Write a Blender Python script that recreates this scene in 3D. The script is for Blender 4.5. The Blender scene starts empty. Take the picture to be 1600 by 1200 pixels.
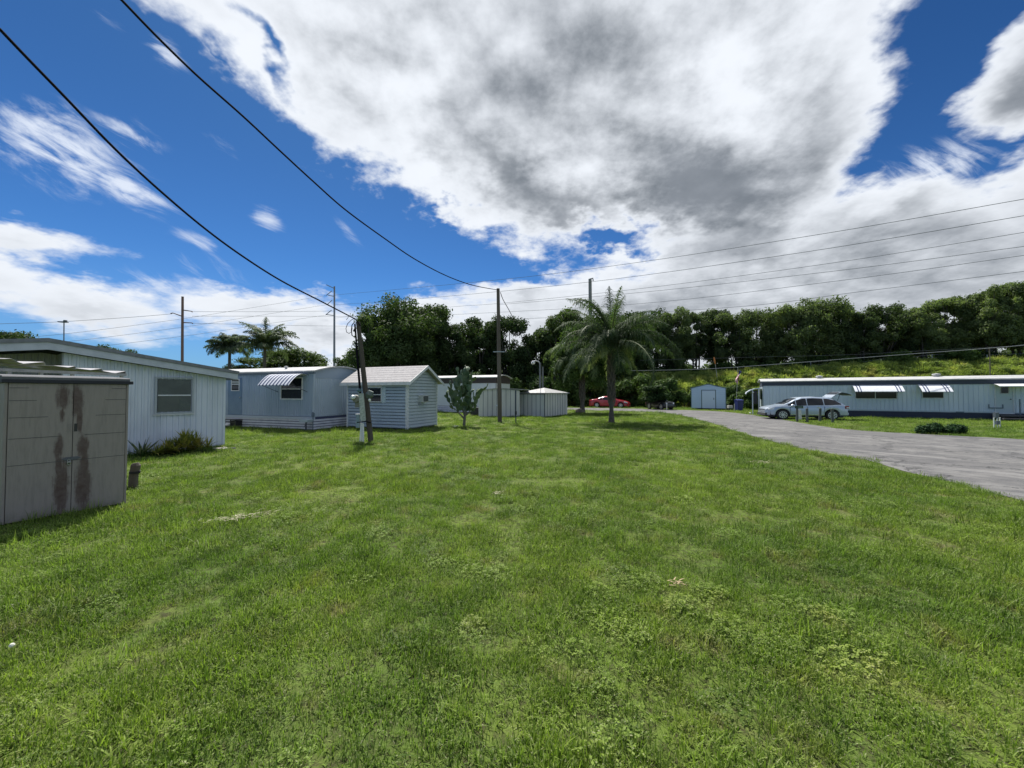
import bpy, math, random
import numpy as np
from mathutils import Vector, Matrix
R = math.radians
sc = bpy.context.scene
col = sc.collection
F_PX = 600.0
EYE = 1.85
PITCH = math.atan(14/600)

# ------------------------------------------------------------------ camera
cd = bpy.data.cameras.new('camera'); cam = bpy.data.objects.new('camera', cd)
col.objects.link(cam); cam.location = (0, 0, EYE); cam.rotation_euler = (R(90)+PITCH, 0, 0)
cd.sensor_width = 36; cd.lens = 36*F_PX/1600; cd.clip_end = 6000; cd.clip_start = .05
sc.camera = cam

def ray(px, py):
    cx, cy = (px-800)/F_PX, -(py-600)/F_PX
    return Vector((cx, math.cos(PITCH)-cy*math.sin(PITCH), cy*math.cos(PITCH)+math.sin(PITCH)))
def G(px, py, z=0.0):
    r = ray(px, py); t = (z-EYE)/r.z
    return Vector((r.x*t, r.y*t, z))
def at(px, py, Y):
    r = ray(px, py); t = Y/r.y
    return Vector((r.x*t, Y, EYE+r.z*t))

# ------------------------------------------------------------------ nodes
class NT:
    def __init__(s, tree): s.t = tree; s.n = tree.nodes; s.l = tree.links
    def new(s, typ, **kw):
        n = s.n.new(typ)
        for k, v in kw.items(): setattr(n, k, v)
        return n
    def put(s, sock, v):
        if v is None: return
        if isinstance(v, bpy.types.NodeSocket): s.l.new(v, sock)
        else:
            try: sock.default_value = v
            except Exception:
                if isinstance(v, (int, float)): sock.default_value = (v,)*len(sock.default_value)
                else: sock.default_value = tuple(v)+(1,)
    def m(s, op, a, b=None, c=None, clamp=False):
        n = s.new('ShaderNodeMath', operation=op, use_clamp=clamp)
        for i, v in enumerate((a, b, c)):
            if v is not None: s.put(n.inputs[i], v)
        return n.outputs[0]
    def v(s, op, a, b=None):
        n = s.new('ShaderNodeVectorMath', operation=op)
        s.put(n.inputs[0], a)
        if b is not None:
            s.put(n.inputs['Scale' if op == 'SCALE' else 1], b)
        return n.outputs['Value' if op in ('LENGTH', 'DOT_PRODUCT', 'DISTANCE') else 'Vector']
    def comb(s, x, y, z=0.0):
        n = s.new('ShaderNodeCombineXYZ')
        for i, q in enumerate((x, y, z)): s.put(n.inputs[i], q)
        return n.outputs[0]
    def sep(s, v):
        n = s.new('ShaderNodeSeparateXYZ'); s.put(n.inputs[0], v); return n.outputs
    def noise(s, vec, scale, detail=4, rough=.5, dist=0, color=False):
        n = s.new('ShaderNodeTexNoise'); s.put(n.inputs['Vector'], vec)
        n.inputs['Scale'].default_value = scale; n.inputs['Detail'].default_value = detail
        n.inputs['Roughness'].default_value = rough; n.inputs['Distortion'].default_value = dist
        return n.outputs['Color' if color else 0]
    def ss(s, x, a, b, lo=0.0, hi=1.0):
        n = s.new('ShaderNodeMapRange', interpolation_type='SMOOTHSTEP')
        s.put(n.inputs[0], x)
        for i, q in enumerate((a, b, lo, hi)): s.put(n.inputs[i+1], q)
        return n.outputs[0]
    def lin(s, x, a, b, lo=0.0, hi=1.0):
        n = s.new('ShaderNodeMapRange'); s.put(n.inputs[0], x)
        for i, q in enumerate((a, b, lo, hi)): s.put(n.inputs[i+1], q)
        return n.outputs[0]
    def mix(s, f, a, b, blend='MIX'):
        n = s.new('ShaderNodeMix', data_type='RGBA', blend_type=blend)
        s.put(n.inputs[0], f)
        for i, q in ((6, a), (7, b)):
            if isinstance(q, tuple) and len(q) == 3: q = q+(1,)
            s.put(n.inputs[i], q)
        return n.outputs[2]
    def map(s, vec, loc=(0, 0, 0), rot=0, scale=(1, 1, 1), typ='TEXTURE'):
        n = s.new('ShaderNodeMapping', vector_type=typ); s.put(n.inputs[0], vec)
        n.inputs[1].default_value = loc; n.inputs[2].default_value = (0, 0, rot); n.inputs[3].default_value = scale
        return n.outputs[0]

# ------------------------------------------------------------------ world
SUN_EL, SUN_AZ = R(58), R(-22)          # azimuth measured from +y towards +x
def build_world():
    w = bpy.data.worlds.new('World'); sc.world = w; w.use_nodes = True
    t = NT(w.node_tree); t.n.clear()
    out = t.new('ShaderNodeOutputWorld'); bg = t.new('ShaderNodeBackground'); bg2 = t.new('ShaderNodeBackground'); mxs = t.new('ShaderNodeMixShader')
    t.l.new(bg2.outputs[0], mxs.inputs[1]); t.l.new(bg.outputs[0], mxs.inputs[2]); t.l.new(mxs.outputs[0], out.inputs[0])
    bg2.inputs[0].default_value = (.5, .7, .35, 1); bg2.inputs[1].default_value = .1
    bg.inputs[1].default_value = .1
    sky = t.new('ShaderNodeTexSky', sky_type='NISHITA'); sky.sun_disc = False
    sky.sun_elevation = SUN_EL; sky.sun_rotation = SUN_AZ; sky.altitude = 50; sky.air_density = 1.0; sky.dust_density = .6; sky.ozone_density = 3.0
    d = t.new('ShaderNodeTexCoord').outputs['Generated']
    x, y, z = t.sep(d)
    t.l.new(t.m('GREATER_THAN', z, -.02), mxs.inputs[0])
    yy = t.m('MAXIMUM', y, .08)
    U = t.m('MULTIPLY_ADD', t.m('DIVIDE', x, yy), 6.0, 8.0)
    V = t.m('MULTIPLY_ADD', t.m('DIVIDE', z, yy), -6.0, 6.14)
    P0 = t.comb(U, V)
    zz = t.m('ADD', t.m('MAXIMUM', z, 0.0), .26)
    Q = t.comb(t.m('DIVIDE', x, zz), t.m('DIVIDE', y, zz))           # cloud-deck plane
    # domain warp
    w1 = t.v('SUBTRACT', t.noise(Q, 1.5, 3, .55, color=True), (.5, .5, .5))
    w2 = t.v('SUBTRACT', t.noise(Q, 7.5, 4, .62, color=True), (.5, .5, .5))
    elev = t.ss(z, 0.02, .5, .25, 1.0)
    wv = t.v('ADD', t.v('SCALE', w1, 2.2), t.v('SCALE', w2, 1.35))
    P = t.v('ADD', P0, t.v('MULTIPLY', t.v('SCALE', wv, elev), (1, 1, 0)))
    def plane(ax, ay, bx, by, flip=1):
        L = math.hypot(bx-ax, by-ay); nx, ny = (by-ay)/L*flip, -(bx-ax)/L*flip
        return t.m('ADD', t.v('DOT_PRODUCT', P, (nx, ny, 0)), -(nx*ax+ny*ay))
    def blob(cx, cy, rx, ry, ang=0, src=P):
        ln = t.v('LENGTH', t.map(src, (cx, cy, 0), ang, (rx, ry, 1)))
        mn = min(rx, ry)*1.7
        return t.m('MULTIPLY_ADD', ln, -mn, mn)
    mx = lambda *a: a[0] if len(a) == 1 else t.m('MAXIMUM', a[0], mx(*a[1:]))
    mn_ = lambda *a: a[0] if len(a) == 1 else t.m('MINIMUM', a[0], mn_(*a[1:]))
    main = mn_(plane(2.35, 0, 5.1, 2.85), plane(4.9, 2.62, 8.9, 4.22), plane(14.25, 0, 13.45, 2.6, -1))
    low = mn_(plane(6.9, 4.75, 12.2, 3.2, -1), plane(10, 2.75, 16, 2.75, -1))
    right = mx(blob(16.5, .85, 1.9, 1.05, -.75), blob(17.5, 2.9, 2.6, 1.0, -.35), blob(13.9, 3.6, 2.2, .75, -.15))
    leftc = mx(blob(.4, 3.70, 1.4, .46, .18), blob(.2, 3.5, .6, .36, .1), blob(-.4, 4.35, 1.7, .55, .3), blob(.9, 4.75, .9, .3, .2), blob(1.3, 4.85, 1.9, .45, .14), blob(4.1, 4.95, 2.3, .5, .10),
               blob(5.2, 5.3, 1.3, .45, 0), blob(8.2, 4.75, 1.6, .5, 0), blob(6.6, 5.2, 1.2, .5, 0))
    hole = mx(blob(9.5, 3.75, .62, .16, .05), blob(4.05, .4, .07, .40, -.45), blob(3.2, .7, .5, .06, .85), blob(14.9, 2.75, .5, .13, -.4), blob(6.9, 3.25, .3, .12, .5))
    body = mx(main, low, right, leftc)
    Fd = mn_(body, t.m('MULTIPLY_ADD', hole, -1.3, .12))
    nA = t.m('MULTIPLY_ADD', t.m('SUBTRACT', t.noise(Q, 5.0, 8, .62), .5), t.ss(z, .0, .45, .30, 1.0), .5)
    nB = t.noise(t.v('ADD', Q, (-.02, .06, 0)), 5.0, 4, .6)
    nL = t.noise(Q, .9, 3, .5)
    Fn = t.m('ADD', Fd, t.m('MULTIPLY', t.m('SUBTRACT', nA, .52), 1.6))
    a1 = t.ss(Fn, -.08, .42)
    # hemisphere behind the viewer: plain broken cumulus
    nback = t.ss(t.m('ADD', nL, t.m('MULTIPLY', nA, .35)), .62, .8)
    front = t.ss(y, .12, .3)
    a1 = t.m('ADD', t.m('MULTIPLY', a1, front), t.m('MULTIPLY', nback, t.m('SUBTRACT', 1.0, front)))
    # shading
    nB = t.m('MULTIPLY_ADD', t.m('SUBTRACT', nB, .5), t.ss(z, .0, .45, .30, 1.0), .5)
    bump_ = t.m('MULTIPLY', t.m('SUBTRACT', nA, nB), 1.5)
    S = None
    for (cx, cy, rx, ry, an, wt) in ((9.6, .8, 1.3, 1.5, .15, .62), (10.9, 3.05, 2.7, .95, .05, .95), (7.9, 2.75, 1.7, .55, .55, .62), (8.2, 1.7, .9, 1.0, .1, .38), (5.8, .3, .9, .6, .2, .55), (12.7, 2.0, 1.1, 1.3, .3, .45), (7.2, .6, .8, .9, .2, .2),
                                     (3.9, 1.2, 1.9, .7, .85, -.5), (6.4, 1.3, .5, .8, .3, -.35), (11.4, 1.0, .45, 1.5, .45, -.55), (9.3, 2.7, .6, .55, .4, -.5), (6.3, 2.5, 1.2, .3, .5, -.35), (9.2, 4.05, 1.2, .3, .1, -.4), (13.6, .9, .5, .7, 0, -.25),
                                     (13.6, 4.15, 4.0, .85, -.1, .62), (15.9, 1.5, 1.1, .5, -.5, .7), (15.2, 3.2, 1.5, .5, -.3, .3),
                                     (9.5, 5.0, 3.8, .4, 0, .4), (2.4, 5.15, 3, .22, .1, .7), (.4, 3.95, .8, .14, .2, .6), (-.2, 4.9, 1.5, .2, .1, .5), (4.8, 5.35, 1.6, .3, 0, .4)):
        b = t.m('MULTIPLY', t.ss(t.v('LENGTH', t.map(P, (cx, cy, 0), an, (rx, ry, 1))), 1.35, .0), wt)
        S = b if S is None else t.m('ADD', S, b)
    EF = t.ss(z, .0, .45, .35, 1.0)
    nM = t.noise(Q, 2.1, 3, .55)
    S = t.m('ADD', S, t.m('MULTIPLY_ADD', t.m('MULTIPLY', t.m('SUBTRACT', nL, .5), EF), 1.2, .64))
    S = t.m('ADD', S, t.m('MULTIPLY', t.m('MULTIPLY', t.m('SUBTRACT', nM, .5), EF), 2.1))
    S = t.m('ADD', S, t.m('MULTIPLY', t.m('SUBTRACT', nA, .5), -1.0))
    S = t.m('SUBTRACT', S, bump_)
    thick = t.ss(Fn, .0, 1.1, .05, 1.0)
    S = t.m('MULTIPLY', S, thick)
    S = t.ss(S, -.10, 1.85)
    ccol = t.mix(S, (6.2, 6.5, 6.95), t.mix(t.ss(t.m('ADD', nM, t.m('MULTIPLY', nA, .5)), .55, .95), (1.0, 1.18, 1.40), (1.9, 2.1, 2.4)))
    # cirrus
    ang = .52
    cs = t.map(t.v('ADD', P0, t.v('MULTIPLY', t.v('SCALE', w1, .9), (1, 1, 0))), (0, 0, 0), ang, (1.5, .32, 1))
    cn = t.noise(cs, 1.3, 8, .62, .35)
    cm = None
    for (cx, cy, rx, ry, an, wt) in ((.8, 2.25, 1.6, .75, .45, 1), (1.9, 2.9, 1.1, .3, .45, .95), (1.9, 2.05, .8, .3, .5, .8), (4.1, 3.4, .42, .22, .6, .8), (5.4, 3.6, .35, .1, .8, .55), (3.1, 3.75, .6, .16, .35, .7), (3.2, 4.15, .9, .3, .3, .55),
                                     (1.5, .1, .5, .12, .6, .5), (3.4, 2.2, .6, .12, .6, .3), (2.5, .7, .5, .25, .8, .8), (3.0, 4.5, 1.6, .3, .2, .6), (14.7, 2.6, 1.2, .5, -.3, .9)):
        b = t.m('MULTIPLY', t.ss(t.v('LENGTH', t.map(P0, (cx, cy, 0), an, (rx, ry, 1))), 1.3, .2), wt)
        cm = b if cm is None else t.m('MAXIMUM', cm, b)
    a2 = t.m('MULTIPLY', t.ss(t.m('ADD', cn, t.m('MULTIPLY', cm, .30)), .58, .90), t.m('MULTIPLY', cm, 1.0), clamp=True)
    a2 = t.m('MULTIPLY', a2, front)
    sk = t.mix(1.0, sky.outputs[0], t.mix(t.ss(z, .08, .65), (.20, .43, .70), (.12, .29, .49)), 'MULTIPLY')
    hz = t.ss(z, .0, .3, .3, 0.0)
    sk = t.mix(hz, sk, (2.0, 3.3, 5.4))
    c = t.mix(a2, sk, (5.4, 5.9, 6.8))
    c = t.mix(a1, c, ccol)
    t.l.new(c, bg.inputs[0])
    w.cycles.sampling_method = 'MANUAL'; w.cycles.sample_map_resolution = 512
build_world()
sl = bpy.data.lights.new('sun', 'SUN'); so = bpy.data.objects.new('sun', sl); col.objects.link(so)
sl.energy = 5.0; sl.angle = R(1.2); sl.color = (1, .95, .87)
sdir = Vector((math.sin(SUN_AZ)*math.cos(SUN_EL), math.cos(SUN_AZ)*math.cos(SUN_EL), math.sin(SUN_EL)))
so.rotation_euler = sdir.to_track_quat('Z', 'Y').to_euler()
so.location = (0, 0, 60)
sc.view_settings.view_transform = 'Standard'; sc.view_settings.look = 'None'
sc.view_settings.gamma = 1; sc.view_settings.exposure = 0.55
# ------------------------------------------------------------------ materials
MATS = {}
def mat(name, c, rough=.6, spec=.5, metal=0.0, c2=None, nscale=3.0, namt=.5, bump=0.0, bscale=40.0, coat=0.0, streak=None):
    """principled material; c2 blends in by object-space noise; streak = vertical stretch of that noise"""
    if name in MATS: return MATS[name]
    m_ = bpy.data.materials.new(name); m_.use_nodes = True; t = NT(m_.node_tree)
    b = t.n['Principled BSDF']
    b.inputs['Base Color'].default_value = tuple(c)+(1,); b.inputs['Roughness'].default_value = rough
    b.inputs['Specular IOR Level'].default_value = spec; b.inputs['Metallic'].default_value = metal
    b.inputs['Coat Weight'].default_value = coat
    if c2 or bump:
        tc = t.new('ShaderNodeTexCoord').outputs['Object']
        if c2:
            vec = t.map(tc, scale=(1, 1, streak), typ='POINT') if streak else tc
            n = t.noise(vec, nscale, 6, .62)
            t.l.new(t.mix(t.ss(n, .5-.25*namt-.05, .5+.3), c, c2), b.inputs['Base Color'])
            t.l.new(t.lin(n, .3, .7, max(0, rough-.1), min(1, rough+.12)), b.inputs['Roughness'])
        if bump:
            bn = t.new('ShaderNodeBump'); bn.inputs['Strength'].default_value = bump; bn.inputs['Distance'].default_value = .01
            t.l.new(t.noise(tc, bscale, 4, .6), bn.inputs['Height']); t.l.new(bn.outputs[0], b.inputs['Normal'])
    MATS[name] = m_; return m_

def leafmat(name, dark, light, trans=.35, nscale=.8, yellow=None, fine=9.0):
    if name in MATS: return MATS[name]
    m_ = bpy.data.materials.new(name); m_.use_nodes = True; t = NT(m_.node_tree); t.n.clear()
    out = t.new('ShaderNodeOutputMaterial')
    geo = t.new('ShaderNodeNewGeometry'); oi = t.new('ShaderNodeObjectInfo')
    n1 = t.noise(geo.outputs['Position'], nscale, 3, .6); n2 = t.noise(geo.outputs['Position'], fine, 2, .6)
    f = t.m('ADD', t.m('MULTIPLY', t.m('SUBTRACT', n1, .5), 2.0), t.m('MULTIPLY', t.m('SUBTRACT', n2, .5), 1.6))
    f = t.m('ADD', f, t.m('MULTIPLY_ADD', oi.outputs['Random'], .7, -.2))
    c = t.mix(t.m('ADD', f, .35, clamp=True), dark, light)
    if yellow: c = t.mix(t.ss(n1, .5, .72), c, yellow)
    p = t.new('ShaderNodeBsdfPrincipled'); t.l.new(c, p.inputs['Base Color']); p.inputs['Roughness'].default_value = .65
    p.inputs['Specular IOR Level'].default_value = .12
    tr = t.new('ShaderNodeBsdfTranslucent'); t.l.new(t.mix(1.0, c, (1.25, 1.45, .6), 'MULTIPLY'), tr.inputs[0])
    mx_ = t.new('ShaderNodeMixShader'); mx_.inputs[0].default_value = trans
    t.l.new(p.outputs[0], mx_.inputs[1]); t.l.new(tr.outputs[0], mx_.inputs[2]); t.l.new(mx_.outputs[0], out.inputs[0])
    MATS[name] = m_; return m_

# ------------------------------------------------------------------ mesh builder
class MB:
    def __init__(s): s.v = []; s.f = []
    def quad(s, *p):
        i = len(s.v); s.v += [tuple(q) for q in p]; s.f.append(tuple(range(i, i+len(p)))); return s
    def box(s, x0, x1, y0, y1, z0, z1):
        i = len(s.v)
        s.v += [(x, y, z) for z in (z0, z1) for y in (y0, y1) for x in (x0, x1)]
        s.f += [tuple(i+k for k in q) for q in ((0, 2, 3, 1), (4, 5, 7, 6), (0, 1, 5, 4), (2, 6, 7, 3), (0, 4, 6, 2), (1, 3, 7, 5))]
        return s
    def cbox(s, c, sz, M=None):
        """box by centre and size, optional 3x3 matrix"""
        i = len(s.v); c = Vector(c)
        for z in (-.5, .5):
            for y in (-.5, .5):
                for x in (-.5, .5):
                    v = Vector((x*sz[0], y*sz[1], z*sz[2]))
                    if M is not None: v = M @ v
                    s.v.append(tuple(c+v))
        s.f += [tuple(i+k for k in q) for q in ((0, 2, 3, 1), (4, 5, 7, 6), (0, 1, 5, 4), (2, 6, 7, 3), (0, 4, 6, 2), (1, 3, 7, 5))]
        return s
    def prism(s, pts, axis, a, b):
        """extrude a 2-D outline along an axis ('x','y','z')"""
        def p3(p, t):
            return {'x': (t, p[0], p[1]), 'y': (p[0], t, p[1]), 'z': (p[0], p[1], t)}[axis]
        i = len(s.v); n = len(pts)
        s.v += [p3(p, a) for p in pts]+[p3(p, b) for p in pts]
        s.f.append(tuple(i+k for k in range(n))); s.f.append(tuple(i+n+k for k in reversed(range(n))))
        s.f += [(i+k, i+n+k, i+n+(k+1) % n, i+(k+1) % n) for k in range(n)]
        return s
    def tube(s, pts, r, n=8, cap=True):
        pts = [Vector(p) for p in pts]; rr = r if isinstance(r, (list, tuple)) else [r]*len(pts)
        rings = []; ref = None
        for k, p in enumerate(pts):
            d = (pts[min(k+1, len(pts)-1)]-pts[max(k-1, 0)])
            d = d.normalized() if d.length > 1e-9 else Vector((0, 0, 1))
            if ref is None: ref = Vector((1, 0, 0)) if abs(d.x) < .9 else Vector((0, 1, 0))
            u = ref-d*ref.dot(d); u = u.normalized() if u.length > 1e-6 else d.orthogonal().normalized(); w = d.cross(u); ref = u
            i = len(s.v)
            for q in range(n):
                a = 2*math.pi*q/n; s.v.append(tuple(p+(u*math.cos(a)+w*math.sin(a))*rr[k]))
            rings.append(i)
        for a, b in zip(rings, rings[1:]):
            s.f += [(a+q, a+(q+1) % n, b+(q+1) % n, b+q) for q in range(n)]
        if cap: s.f.append(tuple(rings[0]+q for q in reversed(range(n)))); s.f.append(tuple(rings[-1]+q for q in range(n)))
        return s
    def lathe(s, prof, c, axis='z', n=16):
        """prof: list of (radius, height)"""
        rings = []
        for r, h in prof:
            i = len(s.v)
            for q in range(n):
                a = 2*math.pi*q/n; x, y = r*math.cos(a), r*math.sin(a)
                p = {'z': (x, y, h), 'y': (x, h, y), 'x': (h, x, y)}[axis]
                s.v.append((p[0]+c[0], p[1]+c[1], p[2]+c[2]))
            rings.append(i)
        for a, b in zip(rings, rings[1:]):
            s.f += [(a+q, a+(q+1) % n, b+(q+1) % n, b+q) for q in range(n)]
        s.f.append(tuple(rings[0]+q for q in reversed(range(n)))); s.f.append(tuple(rings[-1]+q for q in range(n)))
        return s
    def build(s, name, m, parent=None, smooth=False, bevel=0.0):
        me = bpy.data.meshes.new(name); me.from_pydata(s.v, [], s.f); me.validate(); me.update()
        if bevel or smooth or True:
            import bmesh
            bm = bmesh.new(); bm.from_mesh(me)
            if smooth: bmesh.ops.remove_doubles(bm, verts=bm.verts, dist=1e-5)
            bmesh.ops.recalc_face_normals(bm, faces=bm.faces); bm.to_mesh(me); bm.free()
        me.materials.append(m)
        if smooth:
            me.shade_smooth()
            try: me.set_sharp_from_angle(angle=R(35))
            except Exception: pass
        o = bpy.data.objects.new(name, me); col.objects.link(o)
        if parent is not None: o.parent = parent
        if bevel:
            b = o.modifiers.new('bevel', 'BEVEL'); b.width = bevel; b.segments = 2; b.limit_method = 'ANGLE'
        return o

def np_mesh(name, V, Q, m, parent=None, link=True, k=4):
    me = bpy.data.meshes.new(name); V = np.asarray(V, np.float32); Q = np.asarray(Q, np.int32)
    me.vertices.add(len(V)); me.vertices.foreach_set('co', V.ravel())
    me.loops.add(Q.size); me.loops.foreach_set('vertex_index', Q.ravel())
    me.polygons.add(len(Q)); me.polygons.foreach_set('loop_start', np.arange(0, Q.size, k, dtype=np.int32))
    me.polygons.foreach_set('loop_total', np.full(len(Q), k, np.int32)); me.update(calc_edges=True); me.materials.append(m)
    o = bpy.data.objects.new(name, me)
    if link: col.objects.link(o)
    if parent is not None: o.parent = parent
    return o

def pieces(name, m, parent, boxes):
    return [MB().box(*b_).build(name, m, parent) for b_ in boxes]
def tag(o, label, cat, group=None, kind=None):
    if label: o['label'] = label
    if cat: o['category'] = cat
    if group: o['group'] = group
    if kind: o['kind'] = kind
    return o
def thing(name, label, cat, loc=(0, 0, 0), rz=0, group=None):
    o = bpy.data.objects.new(name, None); col.objects.link(o); o.location = loc; o.rotation_euler = (0, 0, rz)
    o.empty_display_size = .3
    return tag(o, label, cat, group)
def copy_tree(o, parent=None):
    c = o.copy(); col.objects.link(c); c.parent = parent
    for ch in [q for q in bpy.data.objects if q.parent == o]: copy_tree(ch, c)
    return c

class Fr:
    """a facade frame: origin on the ground, +x along the facade towards picture right, +y into the building"""
    def __init__(s, origin, d):
        s.o = Vector((origin[0], origin[1], 0)); s.d = Vector((d[0], d[1], 0)).normalized(); s.n = Vector((-s.d.y, s.d.x, 0))
        s.rz = math.atan2(s.d.y, s.d.x)
    def hit(s, px, py, off=0.0):
        """pixel -> (local x, z) on the plane local y = off"""
        r = ray(px, py); p0 = s.o+s.n*off-Vector((0, 0, EYE))
        t = p0.dot(s.n)/r.dot(s.n); P = r*t-(s.o-Vector((0, 0, EYE)))
        return P.dot(s.d), P.z
    def rect(s, x0, y0, x1, y1, off=0.0):
        a = s.hit(x0, y0, off); b = s.hit(x1, y1, off)
        return a[0], b[0], b[1], a[1]
    def w(s, x, y, z=0): return s.o+s.d*x+s.n*y+Vector((0, 0, z))

def ribbed(mb, x0, x1, z0, ztop, y, pitch=.1, depth=.012, along='x', duty=.55):
    """vertical ribs; ztop may be a function of position; ribs stand towards -y (or towards +x if along='y')"""
    zt = ztop if callable(ztop) else (lambda q: ztop)
    n = max(2, int(round((x1-x0)/pitch))); p = (x1-x0)/n; pts = []
    for k in range(n):
        a = x0+k*p; pts += [(a, 0), (a+p*(duty-.1), 0), (a+p*duty, depth), (a+p*.9, depth)]
    pts.append((x1, 0))
    base = len(mb.v)
    for (a, dd) in pts:
        P = (a, y-dd) if along == 'x' else (y+dd, a)
        mb.v += [(P[0], P[1], z0), (P[0], P[1], zt(a))]
    for k in range(len(pts)-1): mb.f.append((base+2*k, base+2*k+2, base+2*k+3, base+2*k+1))
    return mb
def lap(mb, x0f, x1f, z0, z1, y, lh=.12, depth=.018, along='x'):
    """horizontal lap boards, x extents as functions of height"""
    fx0 = x0f if callable(x0f) else (lambda z: x0f); fx1 = x1f if callable(x1f) else (lambda z: x1f)
    n = max(1, int(round((z1-z0)/lh))); h = (z1-z0)/n; g_ = h*.27
    def P(a, dd, z): return (a, y-dd, z) if along == 'x' else (y+dd, a, z)
    for k in range(n):
        a, b = z0+k*h, z0+(k+1)*h
        m_ = a+g_
        mb.quad(P(fx0(a), 0, a), P(fx1(a), 0, a), P(fx1(m_), 0, m_), P(fx0(m_), 0, m_))
        mb.quad(P(fx0(m_), 0, m_), P(fx1(m_), 0, m_), P(fx1(m_), depth, m_), P(fx0(m_), depth, m_))
        mb.quad(P(fx0(m_), depth, m_), P(fx1(m_), depth, m_), P(fx1(b), depth*.7, b), P(fx0(b), depth*.7, b))
        mb.quad(P(fx0(b), depth*.7, b), P(fx1(b), depth*.7, b), P(fx1(b), 0, b), P(fx0(b), 0, b))
    return mb
def frame(mb, x0, x1, z0, z1, y, w=.06, proud=.03):
    """rectangular frame ring standing proud of plane y (towards -y)"""
    mb.box(x0, x1, y-proud, y, z1-w, z1); mb.box(x0, x1, y-proud, y, z0, z0+w)
    mb.box(x0, x0+w, y-proud, y, z0+w, z1-w); mb.box(x1-w, x1, y-proud, y, z0+w, z1-w)
    return mb
# ------------------------------------------------------------------ ground, road, embankment
def grass_color(t, pos):
    n1 = t.noise(pos, .35, 5, .6); n2 = t.noise(pos, 2.2, 4, .6); n3 = t.noise(pos, .09, 3, .5)
    c = t.mix(t.ss(n1, .36, .62), (.094, .162, .027), (.158, .228, .038))
    c = t.mix(t.m('MULTIPLY', t.ss(n2, .50, .72), .65), c, (.190, .210, .055))
    c = t.mix(t.m('MULTIPLY', t.ss(n3, .50, .64), .55), c, (.105, .180, .036))
    st = t.noise(t.map(pos, (0, 0, 0), R(-8), (1, 14, 1)), 1.5, 3, .55)
    c = t.mix(t.m('MULTIPLY', t.ss(st, .50, .66), .45), c, (.145, .215, .045))
    c = t.mix(t.m('MULTIPLY', t.ss(t.noise(pos, 1.1, 5, .65), .56, .74), .75), c, (.19, .165, .095))
    return c
gm = bpy.data.materials.new('soil_and_turf'); gm.use_nodes = True; t = NT(gm.node_tree); b = t.n['Principled BSDF']
geo = t.new('ShaderNodeNewGeometry'); pos = geo.outputs['Position']
c = grass_color(t, pos)
c = t.mix(t.ss(t.noise(pos, 14, 5, .7), .40, .66, .25, .9), c, (.045, .042, .022))
t.l.new(c, b.inputs['Base Color']); b.inputs['Roughness'].default_value = .95; b.inputs['Specular IOR Level'].default_value = .15
bn = t.new('ShaderNodeBump'); bn.inputs['Strength'].default_value = .8; bn.inputs['Distance'].default_value = .04
t.l.new(t.noise(pos, 22, 5, .7), bn.inputs['Height']); t.l.new(bn.outputs[0], b.inputs['Normal'])
g = MB()
rs = [0, 20, 60, 150, 400, 1200, 4000]
n = 48
for k in range(len(rs)):
    for q in range(n):
        a = 2*math.pi*q/n; g.v.append((rs[k]*math.cos(a), 20+rs[k]*math.sin(a), 0 if rs[k] < 500 else -.5))
for k in range(len(rs)-1):
    for q in range(n):
        q2 = (q+1) % n; A = k*n; B = A+n
        if k == 0: g.f.append((0, B+q, B+q2))
        else: g.f.append((A+q, B+q, B+q2, A+q2))
o = g.build('ground', gm); tag(o, None, None, kind='structure')

near = [G(*p) for p in ((1600, 783), (1500, 757), (1431, 742), (1356, 720), (1300, 710), (1225, 695), (1157, 676), (1112, 661), (1075, 652), (1049, 646.5), (1000, 643))]
near = [Vector((9.5, 2.5, 0)), Vector((8.9, 4.6, 0))]+near+[Vector((6.5, 41.5, 0)), Vector((-1, 44, 0)), Vector((-20, 47, 0)), Vector((-60, 50, 0))]
far = [G(*p) for p in ((1600, 686.7), (1450, 679), (1337, 672.5), (1262, 663), (1210, 653.7), (1150, 645.5), (1100, 642))]
far = [Vector((26.5, 4, 0)), Vector((23.5, 10.5, 0))]+far+[Vector((12, 46.4, 0)), Vector((2, 48.3, 0)), Vector((-20, 51, 0)), Vector((-60, 54, 0))]
def resample(P, n, jit=0):
    L = [0]
    for a, b_ in zip(P, P[1:]): L.append(L[-1]+(b_-a).length)
    out = []
    for k in range(n):
        s = L[-1]*k/(n-1); i = max(0, min(len(P)-2, next((j for j in range(len(L)-1) if L[j+1] >= s), len(P)-2)))
        f = (s-L[i])/(L[i+1]-L[i])
        # catmull-rom
        p0, p1, p2, p3 = P[max(i-1, 0)], P[i], P[i+1], P[min(i+2, len(P)-1)]
        q = .5*((2*p1)+(p2-p0)*f+(2*p0-5*p1+4*p2-p3)*f*f+(3*p1-p0-3*p2+p3)*f**3)
        out.append(q+Vector((random.uniform(-jit, jit), random.uniform(-jit, jit), 0)))
    return out
random.seed(4)
NR = 160
ln, lf = resample(near, NR, .05), resample(far, NR, .05)
rm = bpy.data.materials.new('worn_asphalt'); rm.use_nodes = True; t = NT(rm.node_tree); b = t.n['Principled BSDF']
geo = t.new('ShaderNodeNewGeometry'); pos = geo.outputs['Position']
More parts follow.
